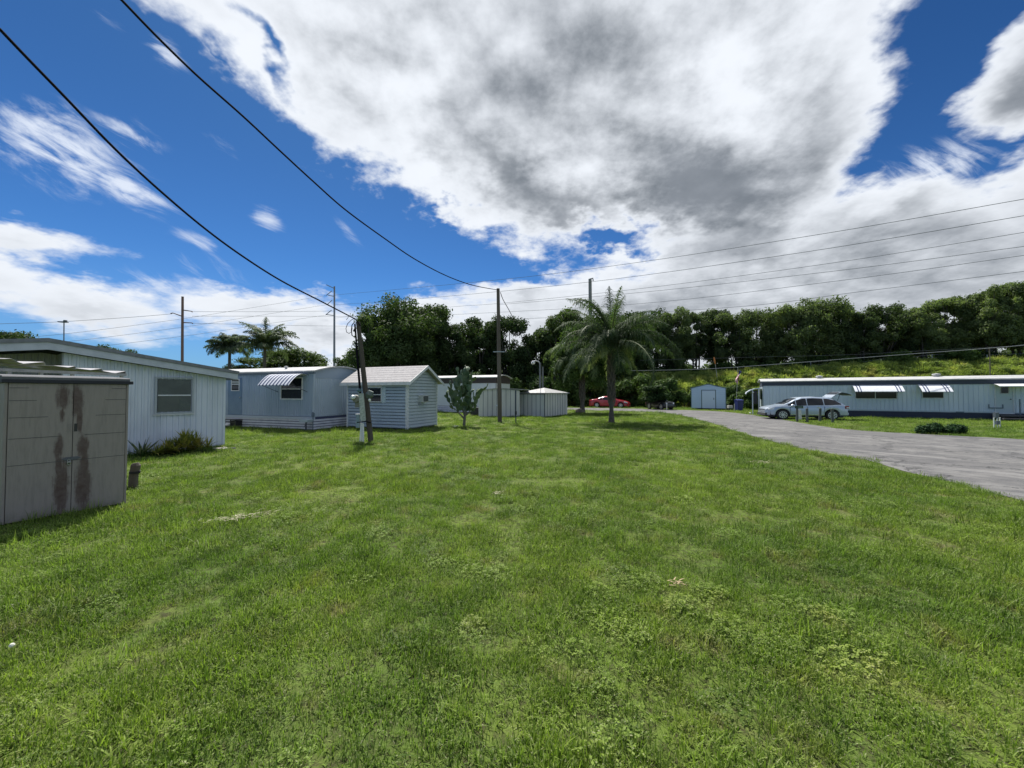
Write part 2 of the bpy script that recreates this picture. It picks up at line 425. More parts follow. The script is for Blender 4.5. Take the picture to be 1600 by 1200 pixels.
# tyre and wear streaks follow the lane direction near the bend
sv = t.map(pos, (14, 16, 0), R(-52), (2.2, .8, 1))
s1 = t.noise(sv, 1.2, 6, .65, .4); s2 = t.noise(pos, 1.5, 6, .7); s3 = t.noise(pos, 60, 3, .7)
c = t.mix(t.ss(s1, .30, .70), (.088, .088, .088), (.160, .158, .155))
c = t.mix(t.m('MULTIPLY', t.ss(s2, .47, .58), .85), c, (.070, .070, .074))
c = t.mix(t.m('MULTIPLY', t.ss(s3, .45, .75), .55), c, (.32, .315, .31))
vo = t.new('ShaderNodeTexVoronoi', feature='DISTANCE_TO_EDGE'); vo.inputs['Scale'].default_value = .42
t.l.new(t.v('ADD', pos, t.v('SCALE', t.noise(pos, 1.3, 5, .7, color=True), 1.6)), vo.inputs['Vector'])
crack = t.m('MULTIPLY', t.ss(vo.outputs['Distance'], .022, .0), t.ss(t.noise(pos, .4, 3), .38, .50))
c = t.mix(t.m('MULTIPLY', t.ss(t.noise(pos, .32, 4, .6), .50, .56), .5), c, (.085, .085, .088))
# long pale wear lines
c = t.mix(t.m('MULTIPLY', t.ss(t.noise(t.map(pos, (14, 16, 0), R(-52), (7, .35, 1)), 1.0, 3, .5), .56, .66), .5), c, (.23, .228, .225))
c = t.mix(crack, c, (.03, .03, .032))
t.l.new(c, b.inputs['Base Color']); b.inputs['Roughness'].default_value = .85; b.inputs['Specular IOR Level'].default_value = .35
bn = t.new('ShaderNodeBump'); bn.inputs['Strength'].default_value = .5; bn.inputs['Distance'].default_value = .01
t.l.new(s3, bn.inputs['Height']); t.l.new(bn.outputs[0], b.inputs['Normal'])
rd = MB(); W = 8
for k in range(NR):
    for j in range(W+1):
        p = ln[k].lerp(lf[k], j/W); rd.v.append((p.x, p.y, .012+.03*math.sin(math.pi*j/W)))
for k in range(NR-1):
    for j in range(W):
        a = k*(W+1)+j; rd.f.append((a, a+1, a+W+2, a+W+1))
o = rd.build('road', rm, smooth=True); tag(o, None, None, kind='structure')
ROAD = np.array([(p.x, p.y) for p in ln]+[(p.x, p.y) for p in reversed(lf)])
def in_poly(x, y, poly):
    ins = np.zeros(len(x), bool); j = len(poly)-1
    for i in range(len(poly)):
        xi, yi = poly[i]; xj, yj = poly[j]
        cnd = ((yi > y) != (yj > y)) & (x < (xj-xi)*(y-yi)/(yj-yi+1e-12)+xi)
        ins ^= cnd; j = i
    return ins

# embankment: crest line A -> B, facing the viewer
BA, BB = Vector((14, 62.5, 0)), Vector((60, 46, 0)); bd = (BB-BA).normalized(); bnn = Vector((bd.y, -bd.x, 0))   # towards viewer
rng = np.random.default_rng(5)
from mathutils import noise as mnoise
def berm_h(x, y):
    p = Vector((x, y, 0))-BA; s = p.dot(bd); q = p.dot(bnn)     # q>0 in front of crest
    hc = 4.3+1.35*max(0, min(1, s/48))
    fade = max(0, min(1, (s+24)/26)); fade = fade*fade*(3-2*fade); hc = hc*fade
    if q > 0: f = max(0, 1-q/9.5)
    else: f = max(.45, 1+q/40)
    f = f*f*(3-2*f) if q > 0 else f
    nz = mnoise.noise(Vector((x*.33, y*.33, 2)))*.55+mnoise.noise(Vector((x*.9, y*.9, 7)))*.25
    return hc*f+nz*(min(1, hc*f))*1.0-.12*(1-f if q > 0 else 0)-.05
bm_ = MB(); NU, NV = 150, 34
for i in range(NU):
    s = -26+i*(118/(NU-1))
    for j in range(NV):
        q = 9.8-j*(36/(NV-1)); p = BA+bd*s+bnn*q
        bm_.v.append((p.x, p.y, berm_h(p.x, p.y)))
for i in range(NU-1):
    for j in range(NV-1):
        a = i*NV+j; bm_.f.append((a, a+1, a+NV+1, a+NV))
bmat = bpy.data.materials.new('embankment_soil'); bmat.use_nodes = True; t = NT(bmat.node_tree); b = t.n['Principled BSDF']
pos = t.new('ShaderNodeNewGeometry').outputs['Position']
c = t.mix(t.ss(t.noise(pos, .6, 5, .6), .4, .62), (.075, .095, .022), (.17, .17, .04))
c = t.mix(t.ss(t.noise(pos, .25, 4, .6), .58, .68), c, (.20, .13, .07))
t.l.new(c, b.inputs['Base Color']); b.inputs['Roughness'].default_value = .95; b.inputs['Specular IOR Level'].default_value = .1
o = bm_.build('embankment', bmat, smooth=True); tag(o, None, None, kind='structure')
# ------------------------------------------------------------------ shared materials
WHITE = mat('white_painted_metal', (.64, .69, .77), .45, c2=(.50, .55, .62), nscale=2.2, streak=.25, bump=.05)
TRIM = mat('off_white_trim', (.68, .70, .72), .5, c2=(.52, .54, .55), nscale=5)
FASCIA = mat('weathered_white_fascia', (.50, .54, .60), .6, c2=(.38, .42, .47), nscale=3)
SHING = mat('grey_roof_edge', (.20, .215, .235), .8, c2=(.13, .14, .15), nscale=6, bump=.4)
ROOFW = mat('white_roof_coating', (.44, .45, .45), .7, c2=(.33, .33, .33), nscale=2.5, bump=.1)
BLUEW = mat('blue_grey_siding', (.34, .42, .53), .5, c2=(.28, .36, .46), nscale=1.4, streak=.3)
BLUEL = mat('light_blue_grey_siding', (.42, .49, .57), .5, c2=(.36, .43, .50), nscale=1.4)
BLUED = mat('slate_blue_door', (.12, .20, .31), .4, c2=(.10, .17, .27), nscale=2)
DARKT = mat('navy_trim', (.035, .045, .075), .5, c2=(.05, .06, .09), nscale=3)
BROWN = mat('dark_brown_fascia', (.045, .032, .032), .6, c2=(.065, .05, .045), nscale=4)
GLASS = mat('dark_window_glass', (.010, .013, .020), .06, .35)
SCREEN = mat('reflection_tinted_glass', (.085, .105, .10), .28, .5, c2=(.05, .06, .06), nscale=1.8)  # grey-green of reflections and curtain put into the glass colour
CURT = mat('pale_blind', (.36, .38, .36), .7, c2=(.26, .28, .27), nscale=4)
RESIN = mat('taupe_resin', (.265, .235, .212), .55, c2=(.22, .196, .177), nscale=2.2, bump=.25, bscale=160)
RESIND = mat('taupe_resin_lid', (.115, .12, .13), .85, c2=(.085, .09, .10), nscale=4, bump=.15)
BLK = mat('black_rubber', (.012, .012, .014), .7)
BLKM = mat('black_metal', (.02, .02, .022), .4)
GALV = mat('galvanised_steel', (.42, .44, .46), .42, metal=.6, c2=(.30, .31, .32), nscale=12)
WOODP = mat('weathered_pole_wood', (.13, .112, .092), .9, c2=(.065, .055, .045), nscale=3.2, streak=.12, bump=.5, bscale=30)
WOODD = mat('dark_creosote_wood', (.055, .045, .036), .9, c2=(.10, .088, .072), nscale=5, streak=.1, bump=.5, bscale=30)
CABLE = mat('black_cable', (.010, .010, .014), .95, .05)
ALU = mat('dull_aluminium', (.42, .41, .43), .65, metal=0.0, c2=(.26, .25, .26), nscale=7)
SHINGP = mat('pale_shingles', (.37, .36, .365), .9, c2=(.28, .27, .27), nscale=9, bump=.5, bscale=60)

def window(parent, x0, x1, z0, z1, y, glass=GLASS, fm=TRIM, w=.05, mull=(), proud=.045, name='window'):
    """frame standing proud of the wall, glass set back inside it; mull = heights of horizontal bars (fractions) or ('v', f)"""
    mb = frame(MB(), x0, x1, z0, z1, y, w, proud)
    for q in mull:
        if isinstance(q, tuple):
            xx = x0+(x1-x0)*q[1]; mb.box(xx-.02, xx+.02, y-proud+.008, y, z0+w, z1-w)
        else:
            zz = z0+(z1-z0)*q; mb.box(x0+w, x1-w, y-proud+.008, y, zz-.02, zz+.02)
    f = mb.build(name, fm, parent)
    MB().box(x0+w, x1-w, y-.016, y-.006, z0+w, z1-w).build('pane', glass, f)
    return f

# ------------------------------------------------------------------ 1. resin storage shed, left foreground
P = G(197, 788); d = Vector((.525, .851, 0)).normalized()
sh = Fr(P-d*1.26, d); W_, H_, D_ = 1.26, 2.02, .95
root = thing('storage_shed', 'taupe plastic double-door storage shed with dark stains, nearest the viewer at the left edge', 'shed', sh.o, sh.rz)
mb = MB()
mb.box(0, W_, .03, D_, .02, H_); mb.box(0, .03, -.004, .03, .02, H_); mb.box(W_-.03, W_, -.004, .03, .02, H_)
mb.build('wall', RESIN, root, bevel=.006)
stain = bpy.data.materials.new('stained_resin_door'); stain.use_nodes = True; t = NT(stain.node_tree); b = t.n['Principled BSDF']
tc = t.new('ShaderNodeTexCoord').outputs['Object']
sx, sy, sz = t.sep(tc)
PP = t.comb(sx, sz)
n = t.noise(tc, 9, 6, .7); n0 = t.noise(t.map(tc, scale=(6, 6, .7), typ='POINT'), 5, 5, .7)
def sh_at(px, py):
    return sh.hit(px, py)
mk = None
for (px, py, rx, rz) in ((99, 621, .055, .17), (121, 625, .050, .21), (91, 700, .042, .14), (129, 697, .050, .17), (95, 760, .062, .34), (129, 757, .070, .33), (124, 655, .026, .20), (92, 730, .035, .16), (131, 725, .045, .16), (97, 648, .022, .10)):
    cx, cz = sh_at(px, py)
    ln_ = t.v('LENGTH', t.map(PP, (cx, cz, 0), 0, (rx, rz, 1)))
    q = t.m('SUBTRACT', 1.0, t.m('ADD', ln_, t.m('ADD', t.m('MULTIPLY', t.m('SUBTRACT', n, .5), 1.5), t.m('MULTIPLY', t.m('SUBTRACT', n0, .5), 2.2))))
    mk = q if mk is None else t.m('MAXIMUM', mk, q)
base = t.mix(t.ss(n0, .4, .7), (.265, .235, .212), (.22, .196, .177))
grn = t.m('MULTIPLY', t.ss(sz, .22, .0), t.ss(n, .35, .7))
base = t.mix(t.m('MULTIPLY', grn, .6), base, (.10, .11, .07))
c = t.mix(t.m('MULTIPLY', t.ss(mk, -.60, .25), t.lin(n, .3, .7, .65, 1.0)), base, (.060, .030, .024))
t.l.new(c, b.inputs['Base Color']); b.inputs['Roughness'].default_value = .55
bn = t.new('ShaderNodeBump'); bn.inputs['Strength'].default_value = .2; bn.inputs['Distance'].default_value = .004
t.l.new(t.noise(tc, 160, 3), bn.inputs['Height']); t.l.new(bn.outputs[0], b.inputs['Normal'])
xm = sh.hit(113, 690)[0]
zl = [.0, sh.hit(20, 728)[1], sh.hit(20, 686)[1], sh.hit(20, 653)[1], sh.hit(20, 626)[1], sh.hit(20, 606)[1], 1.985]
def door_panel(x0, x1, leftside):
    mb = MB(); z0, z1 = .03, H_-.03
    # moulded panel: flat face; dark strips paint the groove shadows, wide low down, shorter above
    mb.box(x0, x1, -.012, .028, z0, z1)
    o = mb.build('door', stain, root, bevel=.004)
    for k, z in enumerate(zl[1:-1]):
        ext = [1.0, .80, .60, .42, .30][k]
        if leftside: a, b_ = x0+.004, x0+(x1-x0)*ext-.004
        else: a, b_ = x1-(x1-x0)*ext+.004, x1-.004
        MB().box(a, b_, -.0145, -.0119, z-.0035, z+.0035).build('groove_shadow_strip', mat('groove_shadow_resin', (.06, .06, .06), .7), o)
    return o
dl = door_panel(.035, xm-.003, True); dr = door_panel(xm+.003, W_-.035, False)
MB().box(xm-.003, xm+.003, .004, .028, .03, H_-.03).build('door_gap', BLK, root)
hz_ = sh.hit(113, 664)[1]
mb = MB(); mb.box(xm+.012, xm+.045, -.016, -.0125, hz_-.10, hz_+.02); mb.build('handle', BLKM, dr)
for k in range(4): MB().box(xm-.055, xm-.012, -.018, -.0121, hz_-.095+k*.035, hz_-.08+k*.035).build('grip_rib', RESIN, dl)
cx, cz = sh.hit(106.5, 721)
mb = MB(); mb.prism([(cx-.07, cz+.045), (cx-.03, cz+.068), (cx+.09, cz+.068), (cx+.13, cz+.045), (cx+.09, cz+.025), (cx-.03, cz+.015)], 'y', -.024, -.0125); hs = mb.build('hasp', RESIND, root)
mb = MB(); mb.box(cx-.019, cx+.019, -.052, -.030, cz-.045, cz+.002); lk = mb.build('padlock', mat('padlock_silver', (.35, .36, .38), .3, metal=.9), root, bevel=.004)
mb = MB(); mb.tube([(cx-.012, -.041, cz), (cx-.012, -.041, cz+.028), (cx, -.041, cz+.038), (cx+.012, -.041, cz+.028), (cx+.012, -.041, cz)], .0035, 6); mb.build('shackle', GALV, lk)
MB().box(cx-.012, cx+.012, -.0535, -.0515, cz-.032, cz-.012).build('keyway', BLKM, lk)
mb = MB(); mb.box(-.03, W_+.045, -.045, D_+.03, H_-.028, H_+.022); lid = mb.build('lid_rim', mat('near_black_rim', (.018, .02, .028), .7), root, bevel=.004)
mb = MB(); mb.prism([(-.04, H_+.023), (D_+.02, H_+.023), (D_+.02, H_+.12), (-.01, H_+.075), (-.04, H_+.06)], 'x', -.028, W_+.005); mb.build('lid', RESIND, root)

# metal awning leftovers behind the shed (old patio cover)
pc = Fr(at(0, 600, 6.9).xy.to_3d(), (at(196, 600, 9.0)-at(0, 600, 6.9)).xy.to_3d())
x1, zb = pc.hit(196, 586); x0, za = pc.hit(-40, 575)
root = thing('patio_cover', 'old sagging aluminium patio cover with loose roof panels behind the plastic shed', 'patio cover', pc.o, pc.rz)
mb = MB(); 
def rail(p, q, w, h, mb):
    mb.prism([(p[0], p[1]), (q[0], q[1]), (q[0], q[1]+h), (p[0], p[1]+h)], 'y', -w/2, w/2)
rail((x0, za-.04), (x1, zb-.02), .06, .055, mb); mb.build('front_beam', ALU, root)
for px, top in ((14, 574), (64, 578), (113, 582), (190, 584)):
    xx, zz = pc.hit(px, top); MB().box(xx-.025, xx+.025, -.02, .02, 0, zz-.035).build('post', ALU, root)
def shard(pts, name='roof_panel'):
    """thin bent sheet lying back over the beam"""
    q = [pc.hit(*p) for p in pts]; mb = MB(); k = len(q); T = .008
    for dy, dz in ((0.03, 0), (1.6, .05)):
        mb.v += [(p[0], -.05+dy, p[1]+dz) for p in q]+[(p[0], -.05+dy, p[1]+dz-T) for p in q]
    for a in range(k-1):
        mb.f += [(a, a+1, 2*k+a+1, 2*k+a), (k+a+1, k+a, 3*k+a, 3*k+a+1), (a, k+a, k+a+1, a+1), (2*k+a+1, 3*k+a+1, 3*k+a, 2*k+a)]
    for a in (0, k-1): mb.f.append((a, 2*k+a, 3*k+a, k+a))
    return mb.build(name, ALU, root)
shard([(-40, 559), (5, 560.5), (17, 560), (30, 567)]); shard([(24, 565), (35, 568), (68, 565.5), (70, 570)]); shard([(82, 571), (105, 574), (116, 572), (118, 577)])
shard([(116, 575), (140, 578), (157, 576), (160, 580)]); shard([(157, 579), (178, 583), (195, 580), (195.5, 586), (180, 586)])
mb = MB(); a = pc.hit(-20, 566); b2 = pc.hit(150, 584); rail((a[0], a[1]-.02), (b2[0], b2[1]), .05, .035, mb)
mb.v = [(v[0], v[1]+.35, v[2]+.03) for v in mb.v]; mb.build('rafter', ALU, root)

# short rotten post beside the shed
p = G(209, 764)
root = thing('wooden_post', 'short rotten wooden post strapped with a dark band between plastic shed and white home', 'post', p)
mb = MB(); mb.tube([(-.02, 0, -.05), (-.01, 0, .25), (.03, 0, .46), (.025, 0, .50)], [.075, .07, .075, .05], 9)
mb.build('post', WOODP, root); MB().tube([(.012, 0, .30), (.014, 0, .345)], .084, 12).build('band', BLK, root)
mb = MB(); mb.tube([(-.12, .1, -.03), (-.11, .11, .14)], [.05, .04], 7); mb.build('stump', WOODP, root)

# ------------------------------------------------------------------ 2. white mobile home, left
P = G(350, 697); d = Vector((.573, .819, 0)).normalized()
W_ = 7.8; b1 = Fr(P-d*W_, d); B1 = b1
root = thing('mobile_home', 'white ribbed-metal mobile home with shallow gable end and one large window, behind the plastic shed', 'mobile home', b1.o, b1.rz)
ZE = 2.36; pk = b1.hit(75, 546, -.3); xpk, zpk = pk
def ztop(x): return ZE+(zpk-ZE)*(1-abs(x-xpk)/(W_-xpk))
xs = b1.hit(98, 620)[0]
mb = MB(); ribbed(mb, xs, W_, .04, lambda q: ztop(q)+.0, 0, .15, .03, duty=.62); mb.box(xs, W_-.002, .012, 12, .0, ZE-.25)
mb.box(W_-.05, W_+.012, -.034, .04, .03, ztop(W_)); mb.build('wall', WHITE, root)
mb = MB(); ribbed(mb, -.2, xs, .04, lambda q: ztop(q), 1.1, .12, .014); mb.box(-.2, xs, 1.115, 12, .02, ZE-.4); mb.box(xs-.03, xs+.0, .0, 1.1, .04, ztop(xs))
mb.build('recessed_wall', mat('grey_shaded_panel', (.36, .38, .42), .6, c2=(.27, .29, .33), nscale=2, streak=.2), root)  # shade of the recess put into the colour, greyer than the white front
mb = MB(); OV = .30; xl = -.8; xr = W_+.28
def roofsec(x): return zpk+(ZE-zpk)*abs(x-xpk)/(W_-xpk)
for (a, b_) in ((xl, xpk), (xpk, xr)):
    mb.prism([(a, roofsec(a)), (b_, roofsec(b_)), (b_, roofsec(b_)+.195), (a, roofsec(a)+.195)], 'y', -OV, -OV+.03)
mb.box(xr-.03, xr, -OV+.03, 12.2, roofsec(xr), roofsec(xr)+.195)
mb.build('fascia', FASCIA, root)
mb = MB()
for (a, b_) in ((xl, xpk), (xpk, xr)):
    e1, e2 = (a-.03 if a == xl else a), (b_+.03 if b_ == xr else b_)
    mb.prism([(e1, roofsec(e1)+.198), (e2, roofsec(e2)+.198), (e2, roofsec(e2)+.30), (e1, roofsec(e1)+.30)], 'y', -OV-.035, 12.3)
rf = mb.build('roof', SHING, root)
mb = MB()
for (a, b_) in ((xl, xpk), (xpk, xr)):
    mb.prism([(a, roofsec(a)+.16), (b_, roofsec(b_)+.16), (b_, roofsec(b_)+.19), (a, roofsec(a)+.19)], 'y', -OV+.031, .05)
mb.build('soffit', mat('soffit_grey', (.16, .18, .20), .7), root)
x0, x1, z0, z1 = b1.rect(242, 588.5, 302, 645.5, -.04)
wn = window(root, x0, x1, z0, z1, -.029, GLASS, mat('dull_window_frame', (.36, .40, .44), .5), .05, (), .055)
bpy.data.objects.remove([q for q in bpy.data.objects if q.parent == wn][0])
zm = b1.hit(270, 617.5, -.04)[1]
MB().box(x0+.075, x1-.075, -.066, -.02, zm-.022, zm+.016).build('sash_bar', TRIM, wn)
MB().box(x0+.075, x1-.075, -.044, -.036, zm+.016, z1-.075).build('pane', SCREEN, wn); MB().box(x0+.075, x1-.075, -.052, -.045, z0+.075, zm-.022).build('pane', SCREEN, wn)
mb = MB(); ww = x1-x0-.15
mb.prism([(x0+.085, z0+.085), (x0+ww*.78, z0+.085), (x0+ww*.70, zm-.06), (x0+.085, zm-.03)], 'y', -.0545, -.0525); mb.build('blind', mat('seen_blind', (.10, .115, .105), .6, c2=(.07, .085, .08), nscale=3), wn)
MB().box(x0-.03, x1+.03, -.075, -.015, z0-.035, z0-.003).build('sill', TRIM, wn)

# croton / bromeliad bed, variegated agave
def blade(V, Q, base, direction, L, w, droop, seg=4, up=None):
    """a strap leaf that arches; appended to lists as quads"""
    d_ = np.array(direction, float); d_ /= np.linalg.norm(d_); side = np.cross(d_, (0, 0, 1.0)); ns = np.linalg.norm(side)
    side = side/ns if ns > 1e-6 else np.array((1.0, 0, 0)); p = np.array(base, float); i0 = len(V)
    for k in range(seg+1):
        f = k/seg; ww = w*(1-f**2.2)*(.75+.5*f if f < .4 else 1)+.001
        V.append(tuple(p-side*ww/2)); V.append(tuple(p+side*ww/2)); p = p+d_*L/seg; d_ = d_+np.array((0, 0, -droop/seg)); d_ /= np.linalg.norm(d_)
    for k in range(seg): a = i0+2*k; Q.append((a, a+1, a+3, a+2))
random.seed(8)
AG = leafmat('agave_green', (.03, .06, .035), (.055, .10, .05), .15); AGY = leafmat('agave_cream_edge', (.36, .38, .20), (.50, .50, .28), .2)
p = G(221, 713); root = thing('agave', 'spiky variegated agave with cream leaf edges against the white home wall', 'agave', p)
V, Q, V2, Q2 = [], [], [], []
for k in range(17):
    a = k*2.4+.3; el = R(random.uniform(25, 80)); L = random.uniform(.45, .72)
    dr_ = np.array((math.cos(a)*math.cos(el), math.sin(a)*math.cos(el), math.sin(el)))
    blade(V, Q, (0, 0, .02), dr_, L, .060, .25); blade(V2, Q2, (0, .004, .014), dr_, L*.98, .078, .25)
np_mesh('leaf_core', V, Q, AG, root); np_mesh('leaf_edge', V2, Q2, AGY, root)
CR = leafmat('bromeliad_leaves', (.16, .18, .05), (.55, .50, .14), .4, 3.0, (.34, .27, .08), 14)
p = G(290, 708); root = thing('bromeliad_clump', 'wide clump of yellow-green and bronze strap-leaved bromeliads under the large window', 'bromeliads', p)
V, Q = [], []
for k in range(30):
    bx, by = random.gauss(0, .34), random.gauss(0, .16); ca, sa = d.x, d.y; X = bx*ca-by*sa; Y = bx*sa+by*ca
    hh = random.uniform(.02, .42)*max(.2, 1-abs(bx)/.8)
    for j in range(22):
        a = random.uniform(0, 6.28); el = R(random.uniform(5, 80))
        blade(V, Q, (X, Y, hh), (math.cos(a)*math.cos(el), math.sin(a)*math.cos(el), math.sin(el)), random.uniform(.26, .46), random.uniform(.035, .055), random.uniform(.4, 1.0), 3)
np_mesh('leaves', V, Q, CR, root)
WD = leafmat('dark_weeds', (.02, .045, .012), (.05, .10, .025), .3, 3.0)
p = G(246, 712); root = thing('weed_patch', 'low dark green weeds between the agave and the bromeliads', 'weeds', p)
V, Q = [], []
for k in range(420):
    a = random.uniform(0, 6.28); el = R(random.uniform(30, 88))
    q = random.gauss(0, .32); X, Y = q*d.x+random.gauss(0, .05), q*d.y+random.gauss(0, .05)+.1
    blade(V, Q, (X, Y, 0), (math.cos(a)*math.cos(el), math.sin(a)*math.cos(el), math.sin(el)), random.uniform(.1, .38), .014, .5, 3)
np_mesh('leaves', V, Q, WD, root)
p = G(346, 702); root = thing('rubble', 'small broken concrete pieces at the near corner of the white home', 'rubble', p)
mb = MB(); rr = random.Random(3)
for k in range(7):
    M = Matrix.Rotation(rr.uniform(0, 3), 3, 'Z') @ Matrix.Rotation(rr.uniform(-.3, .3), 3, 'X')
    mb.cbox((rr.uniform(-.3, .4), rr.uniform(-.1, .25), .02), (rr.uniform(.06, .22), rr.uniform(.05, .12), .05), M)
mb.build('chunks', mat('concrete_chunks', (.38, .36, .33), .9, c2=(.25, .24, .22), nscale=8), root, bevel=.006)

# ------------------------------------------------------------------ 3. blue-grey mobile home
P = G(490, 671.6); d = Vector((.945, -.33, 0)).normalized()
W_ = 9.0; b2 = Fr(P-d*W_, d); DP = 3.7; HT = 3.02
root = thing('mobile_home', 'blue-grey mobile home with striped awning over its window, behind the leaning pole', 'mobile home', b2.o, b2.rz)
ZS = b2.hit(480, 651)[1]
mb = MB(); mb.box(.02, W_-.02, .02, DP-.02, .0, HT-.02); ribbed(mb, 0, W_, ZS, HT, 0, .125, .024); mb.build('wall', BLUEW, root)
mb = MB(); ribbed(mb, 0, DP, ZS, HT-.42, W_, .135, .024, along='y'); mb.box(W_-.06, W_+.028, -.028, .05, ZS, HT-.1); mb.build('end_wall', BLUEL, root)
arch = [(0, HT-.02)]+[(DP*k/12, HT+.26*math.sin(math.pi*k/12)) for k in range(13)]+[(DP, HT-.02)]
mb = MB(); mb.prism([(0, HT-.42), (DP, HT-.42)]+[(a, b_-.03) for a, b_ in reversed(arch[1:-1])], 'x', W_-.05, W_+.02); mb.build('gable_panel', mat('blue_grey_band', (.27, .34, .42), .5), root)
mb = MB(); N_ = 14
ar = [(-.16+(DP+.32)*k/N_, HT-.04+.33*math.sin(math.pi*k/N_)) for k in range(N_+1)]
mb.prism(ar+[(a, b_-.07) for a, b_ in reversed(ar)], 'x', -.1, W_+.16); rf = mb.build('roof', ROOFW, root)
mb = MB(); mb.box(-.1, W_+.1, -.10, -.014, HT-.20, HT-.10); mb.build('fascia', mat('eave_shadow_slate', (.13, .17, .23), .6), root)  # dark strip: shadow below the roof edge put into its colour
MB().lathe([(.06, 0), (.06, .12), (.10, .14), (.10, .18), (.0, .2)], (b2.hit(434, 572)[0], .5, HT+.08), 'z', 10).build('roof_vent', ROOFW, root)
# skirting: boards with gaps
SK = mat('white_skirting_boards', (.60, .62, .70), .6, c2=(.45, .47, .56), nscale=3)
mb = MB(); 
for k in range(4):
    z = .03+k*(ZS-.05)/4.6; hh = (ZS-.05)/4.6-.035
    mb.box(-.2, W_+.05, -.10, -.07, z, z+hh); mb.box(W_+.05, W_+.08, -.10, DP, z, z+hh)
mb.build('skirting', SK, root)
MB().box(-.2, W_+.04, -.06, -.03, .0, ZS-.02).build('skirting_backing', mat('skirting_gap_blue', (.05, .06, .12), .8), root)
MB().box(W_+.018, W_+.045, -.02, DP, .0, ZS-.02).build('skirting_backing', MATS['skirting_gap_blue'], root)
MB().box(-.2, W_+.10, -.13, -.005, ZS-.13, ZS-.02).build('skirting_cap', mat('pale_blue_ledge', (.42, .48, .57), .5), root)
x0, x1, z0, z1 = b2.rect(357, 591, 377.5, 648, -.03)
dr = MB().box(x0, x1, -.045, -.002, z0, z1).build('door', BLUED, root)
a0, a1, c0, c1 = b2.rect(361.8, 592, 374.5, 611, -.05)
window(dr, a0, a1, c0, c1, -.046, GLASS, TRIM, .045, (.55,), .03)
MB().box(a0+.05, a1-.05, -.069, -.064, c0+(c1-c0)*.62, c1-.12).build('blind', CURT, dr)
MB().lathe([(.03, 0), (.03, .05)], (x1-.09, -.10, z0+.95), 'y', 8).build('handle', GALV, dr)
x0, x1, z0, z1 = b2.rect(439, 590, 473, 624.5, -.04)
wn = window(root, x0, x1, z0, z1, -.023, GLASS, TRIM, .055, (.48,), .05)
# striped awning: bowed strips projecting to the near left
AWW = mat('white_awning_metal', (.74, .76, .80), .45, c2=(.6, .62, .66), nscale=6); AWN = mat('navy_awning_stripe', (.045, .065, .14), .5)
def awning(fr, parent, xa, xb, ztop_, zbot, proj, stripes, bow=.10, wallside=-.02, seg=6, edge=.03, name='awning', arm=True):
    """curved sheet from (y=wall,ztop) out to (y=-proj,zbot); stripes: list of (x0,x1,dark) fractions"""
    root_ = bpy.data.objects.new(name, None); col.objects.link(root_); root_.parent = parent
    def strip(f0, f1, off):
        mb = MB(); P_ = []
        for k in range(seg+1):
            f = k/seg; y = wallside-proj*f; z = ztop_+(zbot-ztop_)*f+bow*math.sin(math.pi*f)+off
            P_.append((y, z))
        P_.append((P_[-1][0]-.002, P_[-1][1]-edge))
        X0, X1 = xa+(xb-xa)*f0, xa+(xb-xa)*f1
        mb.prism(P_+[(a, b_-.012) for a, b_ in reversed(P_)], 'x', X0, X1); return mb
    edges = [0.0]+[q for s_ in stripes for q in s_]+[1.0]
    for k in range(len(edges)-1):
        if edges[k+1]-edges[k] > .002: strip(edges[k], edges[k+1], 0).build('stripe' if k % 2 else 'cover', AWN if k % 2 else AWW, root_)
    if arm:
        for X in (xa+.03, xb-.03):
            MB().tube([(X, wallside-proj*.92, zbot+.03), (X, wallside, zbot-.35)], .012, 6).build('arm', BLKM, root_)
    return root_
aw0, awz = b2.hit(432, 588); aw1, _ = b2.hit(476, 588)
awning(b2, root, aw0+.12, aw1+.25, z1+.10, z1-.40, 1.10, [((k*2+.5)/18, (k*2+1.4)/18) for k in range(9)], .26, seg=10)
mb = MB(); mb.tube([(W_+.1, -.14, .0), (W_+.1, -.14, ZS+.25)], .022, 8); mb.tube([(W_+.1, -.14, ZS+.22), (W_+.02, -.14, ZS+.25)], .02, 6)
mb.box(W_+.05, W_+.16, -.19, -.10, ZS+.02, ZS+.20)
mb.build('service_pipe', mat('slate_pipe', (.10, .14, .19), .5), root)
# wash stand by the skirting
x, z = b2.hit(480, 660, -.35); p = b2.w(x, -.42)
root = thing('utility_sink', 'small pale wash basin on a dark stand in front of the blue-grey home skirting', 'sink', p, b2.rz)
mb = MB(); mb.prism([(-.24, .42), (-.28, .55), (.28, .55), (.24, .42)], 'y', -.17, .17); mb.build('basin', mat('pale_blue_basin', (.38, .46, .52), .5), root, bevel=.01)
mb = MB(); mb.tube([(0, 0, 0), (0, 0, .43)], .035, 8); mb.box(-.10, .10, -.08, .08, 0, .03); mb.tube([(-.12, 0, .2), (.1, 0, .42)], .012, 6); mb.build('stand', DARKT, root)
